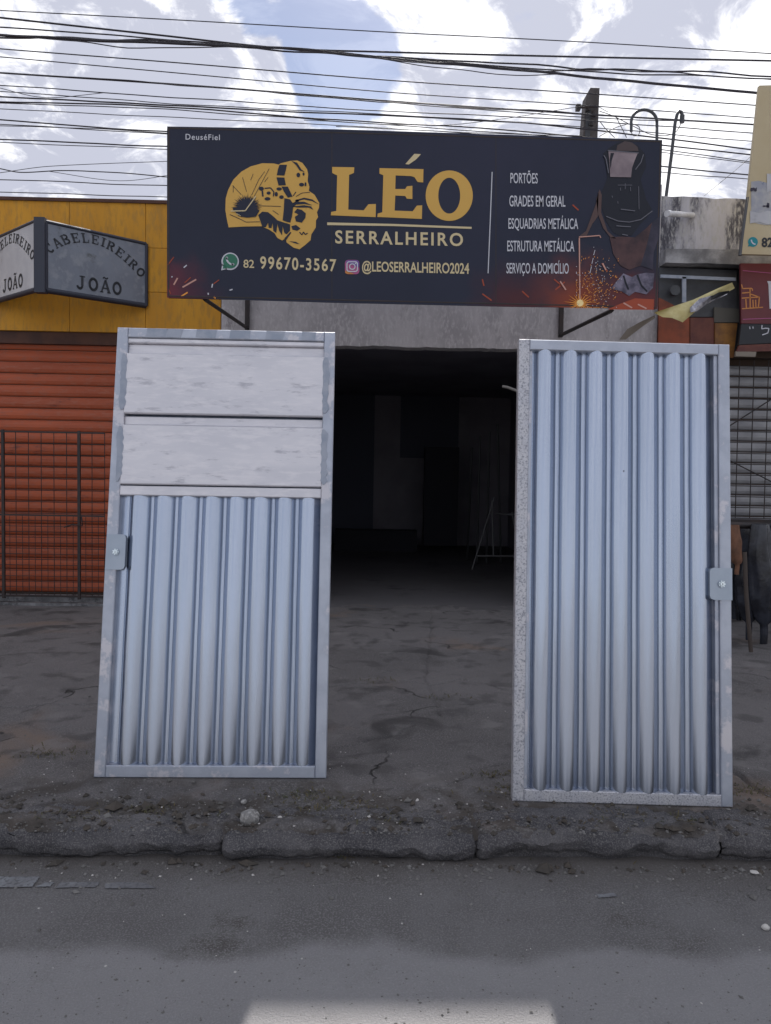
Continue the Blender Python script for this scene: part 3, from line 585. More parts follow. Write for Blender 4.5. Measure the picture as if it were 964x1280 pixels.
# gold welder emblem
H = C(270, 190, 6.886)
em = pol('welder_emblem', 'gold_ink', [[(110, 650), (95, 580), (82, 500), (85, 400), (105, 330), (150, 240), (220, 170), (300, 125), (400, 98), (500, 100), (540, 110), (560, 98), (640, 78), (700, 74), (745, 95), (785, 150), (795, 190), (790, 250), (805, 300), (800, 335), (850, 370), (890, 440), (888, 480), (870, 520), (880, 560), (862, 590), (860, 650), (822, 710), (815, 760), (770, 800), (720, 838), (670, 825), (610, 780), (600, 745), (570, 762), (530, 740), (505, 700), (460, 670), (420, 652), (395, 640), (250, 642)]], H)
def emb(name, polys, lay=2, m='navy_ink'):
    b = MB(); b.closed = False
    for q in polys: b.poly([H(x, y, lay) for x, y in q])
    return part(b, name, M[m], em)
emb('dark_detail', [[(548, 112), (612, 112), (600, 170), (590, 205), (525, 202), (535, 150)], [(522, 220), (590, 222), (603, 288), (540, 290)], [(565, 300), (620, 300), (660, 385), (620, 395), (590, 350)],
    [(590, 400), (640, 410), (660, 440), (700, 430), (760, 430), (830, 460), (760, 450), (690, 455), (665, 480), (655, 560), (640, 610), (600, 600), (575, 590), (585, 500)],
    [(660, 450), (700, 412), (760, 395), (830, 410), (890, 455), (830, 425), (760, 410), (715, 420)], [(655, 470), (760, 460), (820, 470), (840, 500), (800, 480), (700, 480)],
    [(365, 545), (400, 515), (450, 520), (500, 560), (530, 590), (590, 610), (640, 625), (638, 680), (610, 710), (590, 700), (575, 640), (570, 720), (545, 680), (530, 620), (520, 700), (495, 680), (490, 610), (480, 655), (455, 655), (450, 610), (430, 650), (400, 645), (385, 600)],
    [(675, 520), (700, 490), (740, 500), (775, 530), (770, 570), (740, 610), (690, 600), (680, 560), (710, 540)], [(650, 640), (690, 630), (730, 660), (700, 680), (660, 670)], [(590, 745), (640, 690), (650, 695), (602, 765)],
    [(628, 768), (690, 775), (720, 795), (690, 790)], [(650, 78), (700, 95), (735, 150), (765, 175), (720, 160), (690, 115)]])
em2 = MB(); em2.closed = False
for q in (ell(710, 200, 16, 20, 14), ell(755, 192, 9, 14, 12), ell(738, 283, 22, 16, 14), ell(772, 280, 8, 18, 12), ell(392, 318, 22, 18, 12), ell(455, 355, 18, 14, 12), ell(520, 365, 14, 20, 12), ell(445, 405, 26, 15, 12), ell(565, 390, 20, 16, 12), ell(545, 320, 24, 14, 12), ell(700, 420, 18, 10, 12)): em2.poly([H(*p, 2) for p in q])
strk(em2, [(400, 335), (405, 385)], 14, H, 2); strk(em2, [(420, 315), (470, 310), (500, 345), (495, 385)], 10, H, 2)
strk(em2, [(720, 690), (740, 715), (755, 690), (770, 712), (790, 700)], 9, H, 2); strk(em2, [(690, 385), (740, 355), (810, 348)], 5, H, 2); strk(em2, [(665, 380), (690, 345)], 7, H, 2)
strk(em2, [(120, 540), (190, 570), (260, 605), (380, 602)], 5, H, 2); strk(em2, [(370, 465), (560, 470)], 5, H, 2); strk(em2, [(490, 505), (540, 540)], 5, H, 2)
for q in ([(220, 370), (145, 290)], [(265, 345), (230, 220)], [(310, 370), (370, 240), (420, 170)], [(330, 385), (460, 145)], [(300, 245), (322, 190)], [(420, 260), (450, 220)], [(150, 290), (150, 350)]): strk(em2, q, 4, H, 2)
part(em2, 'line_work', M['navy_ink'], em, 'stuff')
star = []
for k in range(56):
    a = -pi*1.02+k/55*pi*1.1; r_ = 118 if k % 2 else 78; r_ *= (1+.12*sin(k*1.9)); star.append((268+r_*cos(a)*1.05, 480+r_*sin(a)*.95))
emb('arc_burst', [star+[(345, 560), (270, 568), (200, 555), (150, 500), (145, 480)]], 3)
b = MB(); b.closed = False; strk(b, [(130, 512), (255, 510), (345, 385)], 9, H, 4); strk(b, [(180, 535), (215, 552)], 5, H, 4); part(b, 'torch_line', M['cream_ink'], em)
# printed photograph of a welder (flat print)
Q = C(700, 165, 5.564)
wp = pol('printed_helmet', 'black_ink', [[(300, 150), (345, 110), (400, 75), (460, 60), (540, 95), (590, 150), (600, 240), (560, 330), (600, 470), (640, 540), (600, 600), (560, 640), (500, 720), (420, 725), (370, 700), (320, 620), (290, 520), (285, 430), (330, 320), (320, 250)]], Q, 1)
def wpart(name, m, polys, lay):
    b = MB(); b.closed = False
    for q in polys: b.poly([Q(x, y, lay) for x, y in q])
    return part(b, name, M[m], wp)
def wline(name, m, sts, w, lay):
    b = MB(); b.closed = False
    for s_ in sts: strk(b, s_, w, Q, lay)
    return part(b, name, M[m], wp)
wpart('printed_hood', 'hood_ink', [[(390, 132), (398, 95), (450, 65), (500, 75), (538, 105), (545, 135)]], 2)
wpart('printed_visor', 'mauve_ink', [[(335, 137), (540, 147), (518, 200), (500, 250), (492, 318), (348, 315), (342, 220)]], 3)
wpart('printed_shade', 'black_ink', [[(350, 150), (374, 150), (358, 200), (350, 260), (344, 200)]], 4)
wline('printed_edge', 'chrome_ink', [[(302, 165), (318, 190), (336, 290)], [(578, 160), (560, 215), (522, 265)], [(330, 132), (545, 150)], [(320, 590), (400, 622), (480, 630), (560, 612), (640, 552)], [(390, 655), (440, 660), (490, 662)], [(430, 715), (470, 722)], [(420, 540), (520, 552)]], 6, 4)['kind'] = 'stuff'
wline('printed_grille', 'chrome_ink', [[(418, 390), (420, 410)], [(452, 360), (452, 400)], [(488, 385), (490, 415)], [(360, 445), (364, 460)], [(400, 485), (402, 500)], [(545, 380), (548, 540)], [(400, 372), (500, 372)]], 4, 3)['kind'] = 'stuff'
wpart('printed_lapel', 'lapel_ink', [[(275, 400), (290, 440), (285, 560), (330, 690), (390, 745), (350, 735), (300, 670), (262, 570), (252, 470)], [(268, 410), (250, 500), (180, 690), (130, 730), (180, 732), (225, 640), (262, 590)]], 2)
wline('printed_lapel_rim', 'streak_ink', [[(130, 733), (200, 728), (275, 722), (282, 738)]], 7, 3)
wpart('printed_jacket', 'chest_ink', [[(345, 735), (430, 728), (520, 735), (600, 670), (640, 630), (600, 800), (560, 930), (480, 960), (420, 930), (370, 850)]], 2)
wpart('printed_sleeve', 'chest2_ink', [[(640, 630), (690, 590), (685, 740), (650, 840), (645, 960), (560, 930), (600, 800)]], 2)
wpart('printed_glove', 'glove_ink', [[(355, 1090), (400, 1030), (440, 985), (500, 1010), (540, 990), (600, 980), (655, 985), (645, 1085), (600, 1130), (520, 1112), (480, 1142), (430, 1110)]], 2)
wline('printed_fold', 'black_ink', [[(440, 1000), (455, 1050), (475, 1098)]], 12, 3); wline('printed_fold', 'black_ink', [[(535, 995), (565, 1070), (605, 1112)]], 12, 3)
wpart('printed_ember', 'ember_ink', [[(330, 1235), (420, 1195), (520, 1158), (652, 1165), (650, 1238)]], 2)
for s_ in ([(440, 1190), (500, 1225)], [(540, 1200), (600, 1230)], [(295, 915), (318, 962)], [(0, 1040), (40, 1100)]): wline('printed_streak', 'streak_ink', [s_], 10, 3)
wline('printed_torch', 'streak_ink', [[(133, 740), (137, 1180)]], 9, 3)
rnd = random.Random(3); st = []
for k in range(40):
    a = 2*pi*k/40; r_ = rnd.uniform(70, 120) if k % 2 else 28; st.append((137+r_*cos(a), 1195+min(40, r_*.75*sin(a))))
wpart('printed_flare', 'flame_ink', [st], 4); wpart('printed_core', 'core_ink', [ell(137, 1192, 24, 24, 14)], 5)
b = MB(); b.closed = False
for _ in range(240):
    x, y = rnd.gauss(240, 80), min(1225, rnd.gauss(1080, 95)); x = max(110, min(640, x)); y = max(760, y); l = rnd.uniform(3, 11); a = math.atan2(1195-y, 137-x)+rnd.uniform(-.3, .3); strk(b, [(x, y), (x+l*cos(a), y+l*sin(a))], rnd.uniform(2, 4.5), Q, 5)
part(b, 'printed_sparks', M['flame_ink'], wp, 'stuff')
b = MB(); b.closed = False
for _ in range(70):
    x, y = rnd.gauss(250, 90), rnd.gauss(1040, 110); x = max(110, min(560, x)); y = max(760, min(1220, y)); strk(b, [(x, y), (x+3, y+4)], 4, Q, 6)
for s_ in ([(240, 825), (230, 860)], [(228, 880), (218, 920)], [(215, 940), (205, 985)]): strk(b, s_, 4, Q, 6)
part(b, 'printed_glints', M['white_ink'], wp, 'stuff')
E7 = C(200, 320, 8.03)
def e7(sts, w, m):
    for s_ in sts: b = MB(); b.closed = False; strk(b, s_, w, E7, 1); part(b, 'printed_streak', M[m], bn)
e7([[(140, 290), (178, 222)], [(228, 315), (365, 236)]], 15, 'streak_ink'); e7([[(240, 118), (270, 92)], [(522, 318), (530, 280)], [(118, 215), (126, 205)], [(485, 370), (487, 390)], [(700, 345), (730, 335)]], 12, 'white_ink')
e7([[(215, 405), (280, 366)], [(540, 410), (560, 425)]], 14, 'flame_ink'); e7([[(82, 90), (140, 12)], [(250, 270), (310, 215)], [(540, 280), (595, 240)], [(85, 330), (110, 380)]], 9, 'ember_ink')
C8 = C(520, 150, 3.0125)
for s_ in ([(525, 640), (560, 610)], [(520, 600), (550, 625)], [(250, 655), (285, 680)], [(590, 320), (612, 340)], [(400, 645), (425, 668)], [(250, 600), (256, 625)], [(630, 690), (660, 672)], [(700, 540), (720, 570)]): b = MB(); b.closed = False; strk(b, s_, 5, C8, 1); part(b, 'printed_streak', M['ember_ink'], bn)
# brackets holding the banner: triangular arms bolted to the wall
for (wx, wy, ox, oy, tp) in ((309, 410, 256, 374, 376), (701, 419, 765, 388, 386)):
    wpt = atY(wx, wy, 8.17); op = atY(ox, oy, SY+.05); t_ = thing('banner_bracket', 'black steel bracket under the %s end of the dark blue banner' % ('left' if wx < 400 else 'right'), 'bracket', wpt, 'brackets that carry the banner')
    b = MB(); b.rod(wpt, op, .022, 4); part(b, 'arm', M['black_iron'], t_)
    b = MB(); b.box((wpt.x-.022, 8.15, wpt.z-.02), (wpt.x+.022, 8.195, wpt.z+.75)); part(b, 'wall_upright', M['black_iron'], t_)
    b = MB(); b.rod((wpt.x, 8.16, wpt.z+.7), (op.x, SY+.04, wpt.z+.7), .016, 4); part(b, 'top_arm', M['black_iron'], t_)

# ------------------------------------------------------------------ buildings
FY = 8.2
XL = atY(277, 395, FY).x; XR = atY(822, 400, FY).x
# workshop (centre)
wk = thing('workshop_building', 'grey rendered workshop front with a wide dark open doorway', 'building', (0, FY, 0))
OX0, OX1, OH = -.95, 2.0, atY(530, 434, FY).z
def lint(u, v):   # underside of the lintel is chipped
    x = XL+(XR-XL)*u; return None
b = MB(); b.box((XL, FY, -.1), (OX0, FY+.2, 4.70)); part(b, 'pier', M['grey_plaster'], wk)
b = MB(); b.box((OX1, FY, -.1), (XR, FY+.2, 4.70)); part(b, 'pier', M['grey_plaster'], wk)
b = MB(); n = 60; xs = [OX0+(OX1-OX0)*i/n for i in range(n+1)]; lo = [OH+.012*fb(x, 0, 4, 21)+.008*nz(x, 0, 25, 3) for x in xs]
b.slab([(x, FY, z) for x, z in zip(xs, lo)]+[(OX1, FY, 4.70), (OX0, FY, 4.70)], Vector((0, .2, 0))); part(b, 'lintel_wall', M['grey_plaster'], wk)
b = MB(); b.box((XL, FY+.2, 4.3), (XR, 17, 4.44)); part(b, 'roof', M['concrete_ledge'], wk)
RB = 16.0
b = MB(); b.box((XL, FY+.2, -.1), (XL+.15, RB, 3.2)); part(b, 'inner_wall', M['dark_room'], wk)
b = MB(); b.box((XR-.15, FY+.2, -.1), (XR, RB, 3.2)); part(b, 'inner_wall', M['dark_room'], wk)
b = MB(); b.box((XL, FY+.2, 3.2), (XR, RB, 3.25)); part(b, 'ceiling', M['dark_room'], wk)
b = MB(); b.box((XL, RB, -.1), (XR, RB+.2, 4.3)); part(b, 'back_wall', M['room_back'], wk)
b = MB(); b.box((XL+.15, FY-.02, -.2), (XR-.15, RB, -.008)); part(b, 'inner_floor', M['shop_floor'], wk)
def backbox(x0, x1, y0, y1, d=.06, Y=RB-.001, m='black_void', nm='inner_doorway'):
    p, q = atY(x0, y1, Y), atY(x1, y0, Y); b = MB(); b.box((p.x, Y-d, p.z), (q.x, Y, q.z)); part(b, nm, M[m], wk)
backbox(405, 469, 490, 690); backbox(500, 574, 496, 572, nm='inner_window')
backbox(528, 572, 560, 680, .3, 14.5, m='silhouette', nm='dark_cabinet'); backbox(420, 520, 662, 692, .5, 15, m='silhouette', nm='low_bench')
for i, (xa, ya, xb, yb) in enumerate(((590, 560, 584, 700), (600, 545, 596, 705), (612, 540, 608, 705), (622, 530, 626, 705))):
    b = MB(); b.rod(atY(xa, ya, 11.8), atZ(xb, yb, .0), .02, 5); o = b.build('steel_bar', M['rail_steel'], loc=(0, 0, 0)); tag(o, 'thin steel bar leaning inside the dark workshop, %s of four' % ['leftmost', 'second from left', 'third from left', 'rightmost'][i], 'bar', 'steel bars leaning inside the workshop')
# trestle
tp = lambda x, y, Y=10.4: atY(x, y, Y)
tr = thing('trestle', 'thin metal trestle standing in the dark doorway', 'trestle', atZ(615, 715, 0))
for a, c_ in (((618, 622), (590, 712)), ((615, 625), (617, 695)), ((640, 640), (652, 712))): b = MB(); b.rod(tp(*a), tp(*c_), .012, 5); part(b, 'leg', M['rail_steel'], tr)
for a, c_ in (((596, 695), (650, 695)), ((620, 642), (652, 644))): b = MB(); b.rod(tp(*a), tp(*c_), .014, 5); part(b, 'crossbar', M['rail_steel'], tr)
# pale lamp at the jamb
b = MB(); b.tube([atY(628, 483, 8.0), atY(634, 484, 8.0), atY(641, 486.5, 8.0), atY(654, 492, 8.0)], .015, 8); o = b.build('lamp_tube', M['dull_tube'], loc=(0, 0, 0)); tag(o, 'short pale curved tube by the right jamb of the doorway', 'tube')

# yellow hairdresser's building
LX0 = -9.0
yb_ = thing('yellow_building', 'yellow panelled shop front with a red roller door at the left', 'building', (-4, FY, 0))
zt = atY(100, 252, FY).z; zb = atY(60, 414, FY).z; zrows = [zb, atY(230, 366, FY).z, atY(230, 311, FY).z, zt]
b = MB(); b.box((LX0, FY+.02, zb), (XL-.004, FY+.25, zt-.01)); part(b, 'backing_wall', M['yellow_backing'], yb_)
b = MB(); b.box((LX0, FY+.25, -.1), (XL-.004, 16, zt-.2)); part(b, 'rear_wall', M['joint_dark'], yb_)
xc = [XL-.006, atY(182, 330, FY).x, atY(87, 330, FY).x]; 
while xc[-1] > LX0: xc.append(xc[-1]-.85)
for i in range(len(xc)-1):
    rows = list(zip(zrows, zrows[1:])) if i == 0 else [(zb, zt)]
    for z0, z1 in rows: b = MB(); b.bbox((xc[i+1]+.0016, FY-random.uniform(0, .003), z0+.0016), (xc[i]-.0016, FY+.021, z1-.0016), .003); part(b, 'wall_panel', M['yellow_paint'], yb_)
b = MB(); b.box((LX0, FY-.02, zt-.005), (XL-.004, FY+.26, zt+.03)); part(b, 'coping', M['rust_lintel'], yb_)
b = MB(); b.box((LX0, FY+.03, zb-.13), (-2.3, FY+.25, zb-.002)); part(b, 'lintel', M['rust_lintel'], yb_)
b = MB(); b.box((-2.3, FY+.0, -.1), (XL-.004, FY+.25, zb-.002)); part(b, 'pier', M['yellow_paint'], yb_)
door = MB(); door.box((LX0, FY+.14, 0), (-2.3, FY+.18, zb-.13)); dr = part(door, 'roller_door', M['joint_dark'], yb_)
pz = (atY(50, 442, FY+.1).z - atY(50, 645, FY+.1).z)/14.0; z = .1; first = None
def slat_mesh(x0, x1, h, y):
    b = MB(); prof = [(0, .002), (.10, -.008), (.35, -.016), (.6, -.014), (.86, -.004), (.90, .006), (1.0, .006)]
    vs = [(x, y+dy, t*h) for x in (x0, x1) for t, dy in prof]; n = len(prof); b.closed = False
    b.add(vs, [(i, i+1, n+i+1, n+i) for i in range(n-1)], False); return b
k = 0
while z < zb-.16:
    if first is None: first = part(slat_mesh(LX0, -2.3, pz*.945, FY+.13), 'slat', M['red_slat'], dr); first.location.z += z
    else: shared(first, dr, (random.uniform(-.004, .004), random.uniform(-.003, .003), z-.1))
    z += pz
b = MB(); b.box((LX0, FY-.06, -.05), (-2.2, FY+.1, .075)); b.box((LX0, FY-.16, -.05), (-2.2, FY-.06, .02)); part(b, 'threshold', M['threshold'], yb_)
# wire grille standing in front of the roller door
GY = 8.05; gl = thing('wire_grille', 'black wire mesh barrier standing before the red roller door', 'grille', (-3.5, GY, 0))
gt = atY(50, 540, GY).z; gm = atY(50, 644, GY).z; g0 = atY(50, 745, GY).z; gr = atY(131, 600, GY).x; dx = 15.6/FPX*GY
def rods(n0, verts, horiz, r):
    for x, z0, z1 in verts: b = MB(); b.rod((x, GY, z0), (x, GY, z1), r, 4); part(b, n0, M['black_iron'], gl)
    for z, x0, x1 in horiz: b = MB(); b.rod((x0, GY-.006, z), (x1, GY-.006, z), r, 4); part(b, n0, M['black_iron'], gl)
posts = [atY(99, 600, GY).x, atY(4, 600, GY).x]; posts += [posts[1]-(posts[0]-posts[1]), posts[1]-2*(posts[0]-posts[1])]
for x in posts: b = MB(); b.box((x-.014, GY-.014, g0-.03), (x+.014, GY+.014, gt+.02)); part(b, 'post', M['black_iron'], gl)
xl = posts[-1]; nV = int((gr-xl)/dx)
rods('wire', [(gr-i*dx, g0, gt) for i in range(nV+1)], [(gt-j*.125, xl, gr) for j in range(8)], .0045)
rods('wire', [(gr-(i+.5)*dx, g0, gm) for i in range(nV)], [(gm-j*.060, xl, gr) for j in range(int((gm-g0)/.060)+1)], .0035)
for z in (gt, gm, g0): b = MB(); b.box((xl, GY-.012, z-.009), (gr, GY+.012, z+.009)); part(b, 'rail', M['black_iron'], gl)
b = MB(); b.tube([atY(80, 659, GY-.03), atY(90, 656, GY-.04), atY(103, 657, GY-.03), atY(102, 646, GY-.03)], .008, 6); part(b, 'latch', M['black_iron'], gl)

# brush-painted slab capitals: strokes in a unit box (x right, y up)
def arcp(cx_, cy_, rx_, ry_, a0, a1, n=14): return [(cx_+rx_*cos(R(a0+(a1-a0)*k/n)), cy_+ry_*sin(R(a0+(a1-a0)*k/n))) for k in range(n+1)]
GLY = {'C': [(arcp(.48, .5, .36, .43, 50, 310), 1), ([(.72, .95), (.72, .66)], .6)], 'A': [([(.12, .04), (.50, .97)], .8), ([(.50, .97), (.88, .04)], 1.2), ([(.27, .34), (.74, .34)], .6), ([(-.02, .04), (.28, .04)], .5), ([(.70, .04), (1.02, .04)], .5)],
 'B': [([(.2, 0), (.2, 1)], 1.2), (arcp(.45, .75, .30, .21, 90, -90, 8), .9), (arcp(.48, .27, .36, .23, 90, -90, 8), 1), ([(.04, .95), (.48, .95)], .5), ([(.04, .05), (.50, .05)], .5), ([(.2, .52), (.48, .52)], .5)],
 'E': [([(.22, 0), (.22, 1)], 1.2), ([(.04, .95), (.82, .95)], .6), ([(.04, .05), (.86, .05)], .6), ([(.22, .51), (.62, .51)], .6), ([(.80, .98), (.80, .74)], .6), ([(.84, .02), (.84, .28)], .6), ([(.62, .63), (.62, .39)], .5)],
 'L': [([(.25, 0), (.25, 1)], 1.2), ([(.04, .95), (.46, .95)], .5), ([(.04, .05), (.84, .05)], .6), ([(.83, .02), (.83, .32)], .6)], 'I': [([(.5, 0), (.5, 1)], 1.2), ([(.25, .95), (.75, .95)], .5), ([(.25, .05), (.75, .05)], .5)],
 'R': [([(.2, 0), (.2, 1)], 1.2), (arcp(.45, .74, .30, .22, 90, -90, 8), 1), ([(.04, .95), (.48, .95)], .5), ([(.2, .51), (.48, .51)], .5), ([(.48, .50), (.82, .04)], 1.1), ([(.02, .04), (.38, .04)], .5), ([(.70, .04), (.98, .04)], .5)],
 'O': [(arcp(.5, .5, .37, .43, 0, 360, 22), 1.1)], 'J': [([(.62, 1), (.62, .28)], 1.2), (arcp(.38, .27, .24, .24, 0, -170, 8), 1), ([(.36, .95), (.88, .95)], .5)]}
GLY['Ã'] = GLY['A']+[([(.26, 1.10), (.38, 1.19), (.52, 1.12), (.64, 1.10), (.76, 1.19)], .55)]
def slab_text(b, txt, fn, w):
    adv = [.62 if c == 'I' else 1.0 for c in txt]; tot = sum(adv); x = 0
    for c, a_ in zip(txt, adv):
        for pts, k in GLY[c]:
            q = []
            for (xa, ya), (xb, yb3) in zip(pts, pts[1:]):
                for j in range(3): q.append((xa+(xb-xa)*j/3, ya+(yb3-ya)*j/3))
            q.append(pts[-1]); h = w*k*1.0 if w > .15 else .19*k; h = .19*k
            for (xa, ya), (xb, yb3) in zip(q, q[1:]):
                l = math.hypot(xb-xa, yb3-ya) or 1; nx, ny = -(yb3-ya)/l*h/2, (xb-xa)/l*h/2; ex, ey = (xb-xa)/l*.012, (yb3-ya)/l*.012
                g_ = lambda X, Y_: fn((x+(.5+(X-.5)*.84)*(1 if c != 'I' else 1)-(.19 if c == 'I' else 0))/tot, Y_)
                b.add([g_(xa+nx-ex, ya+ny-ey), g_(xb+nx+ex, yb3+ny+ey), g_(xb-nx+ex, yb3-ny+ey), g_(xa-nx-ex, ya-ny-ey)], [(0, 1, 2, 3)])
        x += a_
# V-shaped hairdresser sign
ap = atY(47, 300, 7.35).x; wx1 = atY(183, 340, FY-.03).x; wx0 = ap-.86
zT0, zB0 = atY(47, 276, 7.35).z, atY(47, 362, 7.35).z; zT1, zB1 = atY(183, 305, FY-.03).z, atY(183, 382, FY-.03).z
sg = thing('corner_sign', 'weathered grey V-shaped sign for the hairdresser on the yellow front', 'sign', (ap, FY, zB0))
def vpanel(xa, ya, xb, yb2, name, m, lettering):
    """a = left end, b = right end as seen from the street"""
    hi = lambda y: zT0+(zT1-zT0)*(y-7.35)/(FY-.03-7.35); lo_ = lambda y: zB0+(zB1-zB0)*(y-7.35)/(FY-.03-7.35)
    d = Vector((xb-xa, yb2-ya, 0)).normalized(); nrm = Vector((d.y, -d.x, 0))
    A0, A1, B0, B1 = Vector((xa, ya, lo_(ya))), Vector((xa, ya, hi(ya))), Vector((xb, yb2, lo_(yb2))), Vector((xb, yb2, hi(yb2)))
    b = MB(); b.slab([A0, B0, B1, A1], -nrm*.03); pn = part(b, name, M[m], sg)
    for (p, q, w) in ((A0, B0, .03), (A1, B1, .02), (B0, B1, .022), (A0, A1, .022)):
        b = MB(); b.rod(p-nrm*.004, q-nrm*.004, w, 4); part(b, 'frame_bar', M['sign_edge'], pn)
    def f(s, t): # s 0..1 left to right, t 0 top..1 bottom
        top_ = A1+(B1-A1)*s; bot = A0+(B0-A0)*s; return top_+(bot-top_)*t+nrm*.003
    b = MB(); b.closed = False
    arc = [(.035, .47), (.11, .35), (.20, .26), (.31, .20), (.42, .175), (.53, .185), (.64, .24), (.75, .34), (.85, .45), (.945, .58)]
    def arcf(u, v):
        t = u*(len(arc)-1); k = min(int(t), len(arc)-2); w = t-k; g_ = lambda i: Vector(arc[max(0, min(len(arc)-1, i))])
        p = g_(k)*(1-w)+g_(k+1)*w; tn0 = (g_(k+1)-g_(k-1)); tn1 = (g_(k+2)-g_(k)); tn = (tn0*(1-w)+tn1*w); tn = Vector((tn.x*1.5, tn.y)).normalized()
        up_ = Vector((tn.y/1.5, -tn.x)); q = p+up_*v*.14; return f(q.x, q.y)
    slab_text(b, 'CABELEIREIRO', arcf, .105); part(b, 'lettering', M[lettering], pn, 'stuff')
    b = MB(); b.closed = False; slab_text(b, 'JOÃO', lambda u, v: f(.265+.48*u, .90-.20*v), .20); part(b, 'lettering', M[lettering], pn, 'stuff')
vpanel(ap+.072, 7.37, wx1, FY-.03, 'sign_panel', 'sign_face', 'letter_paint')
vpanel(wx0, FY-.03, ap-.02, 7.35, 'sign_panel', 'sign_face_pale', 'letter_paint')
b = MB(); b.box((ap-.025, 7.325, zB0-.03), (ap+.078, 7.40, zT0+.03)); part(b, 'corner_post', M['sign_edge'], sg)

# right-hand building: stained wall, ledge, shop hoardings, roller shutter
RX1 = 9.0; rz = atY(860, 246, FY).z; ly = 8.04
rb = thing('stained_building', 'grey building with black-stained parapet above cluttered shop boards at the right', 'building', (5, FY, 0))
n = 50; xs = [XR+.004+(RX1-XR)*i/n for i in range(n+1)]
z_led0, z_led1 = atY(870, 329, ly).z, atY(870, 311, ly).z
b = MB(); b.slab([(xs[0], FY+.01, z_led1-.1)]+[(xs[-1], FY+.01, z_led1-.1)]+[(x, FY+.01, rz+.02*fb(x, 0, 3, 31)+.012*nz(x, 0, 11, 5)) for x in xs[::-1]], Vector((0, .22, 0))); part(b, 'parapet', M['stained_wall'], rb)
b = MB(); b.box((XR+.004, FY+.23, -.1), (RX1, 16, rz-.25)); part(b, 'rear_wall', M['dark_room'], rb)
b = MB(); b.slab([(x, ly, z_led0+.012*fb(x, 0, 5, 33)) for x in xs]+[(x, ly, z_led1+.010*fb(x, 0, 4, 34)) for x in xs[::-1]], Vector((0, FY-ly+.009, 0))); part(b, 'ledge', M['concrete_ledge'], rb)
b = MB(); b.box((XR+.004, FY+.10, -.1), (RX1, FY+.22, z_led0+.02)); part(b, 'wall', M['dark_gap'], rb)
zs1 = atY(940, 446, FY).z
b = MB(); b.box((XR+.004, FY-.06, zs1-.02), (RX1, FY+.098, zs1+.05)); part(b, 'beam', M['joint_dark'], rb)
sh = MB(); sh.box((XR+.3, FY+.07, -.02), (RX1, FY+.095, zs1-.022)); shp = part(sh, 'roller_shutter', M['joint_dark'], rb)
first = None; z = .0; pz2 = 13.6/FPX*FY
while z < zs1-.15:
    if first is None: first = part(slat_mesh(XR+.3, RX1, pz2*.9, FY+.06), 'slat', M['grey_slat'], shp); first.location.z += z
    else: shared(first, shp, (0, random.uniform(-.002, .002), z))
    z += pz2
# grille in front of shutter
ry = FY-.02; wg = thing('wire_grille', 'black square mesh grille over the grey shutter at the right edge', 'grille', (4.2, ry, zs1))
gb = atY(940, 648, ry).z; x0 = atY(905, 550, ry).x; x1 = atY(905, 550, ry).x+2.2; dx = 18.3/FPX*ry; i = 0
while x0+i*dx < x1: b = MB(); b.rod((x0+i*dx, ry, gb), (x0+i*dx-.02, ry, zs1-.03), .006, 4); part(b, 'wire', M['black_iron'], wg); i += 1
z = gb
while z < zs1-.02: b = MB(); b.rod((x0-.05, ry-.01, z), (x1, ry-.01, z), .005, 4); part(b, 'wire', M['black_iron'], wg); z += 13.6/FPX*ry
for a, c_ in (((908, 535), (1010, 470)), ((905, 572), (1010, 625))): b = MB(); b.rod(atY(*a, ry-.02), atY(*c_, ry-.02), .007, 4); part(b, 'stay', M['black_iron'], wg)
b = MB(); b.box((x0-.05, ry-.02, gb-.05), (x1, ry+.012, gb-.01)); part(b, 'rail', M['black_iron'], wg)
# hoardings behind the torn banner
def board(q, Y, m, name, label, cat, thick=.03):
    b = MB(); pts = [atY(x, y, Y) for x, y in q]; b.slab(pts, Vector((0, thick, 0))); o = b.build(name, M[m], loc=(0, 0, 0)); tag(o, label, cat); return o
board([(824, 396), (921, 396), (921, 338), (824, 334)], 8.16, 'grey_poster', 'shop_poster', 'dark grey faded board under the ledge behind the torn banner', 'poster')
board([(823, 447), (862, 447), (862, 396), (840, 380), (824, 372)], 8.12, 'orange_poster', 'shop_poster', 'orange red poster directly right of the doorway wall', 'poster')
board([(863, 447), (893, 447), (893, 397), (863, 397)], 8.12, 'maroon_poster', 'shop_poster', 'dark maroon poster between the orange and the amber ones', 'poster')
board([(894, 447), (917, 447), (922, 404), (894, 404)], 8.10, 'amber_poster', 'shop_poster', 'amber poster just left of the black price board', 'poster')
board([(893, 403), (924, 403), (924, 386), (893, 384)], 8.11, 'dull_poster', 'shop_poster', 'small dull brown board above the amber poster', 'poster')
for q, nm in (([(826, 343), (920, 347), (920, 351), (826, 347)], 'metal_strip'), ([(853, 346), (858, 346), (858, 378), (853, 378)], 'metal_strip')):
    board(q, 8.08, 'zinc_primer', nm, 'thin grey %s strip on the dark board under the ledge' % ('horizontal' if q[1][0] > 900 else 'vertical'), 'strip', .02)
p0 = atY(842, 364, 8.1); b = MB(); b.tube([p0, p0+Vector((0, -.05, 0))], .055, 24); o = b.build('round_lamp', M['grey_poster'], loc=(0, 0, 0)); tag(o, 'round dark fitting on the grey board under the ledge', 'lamp')
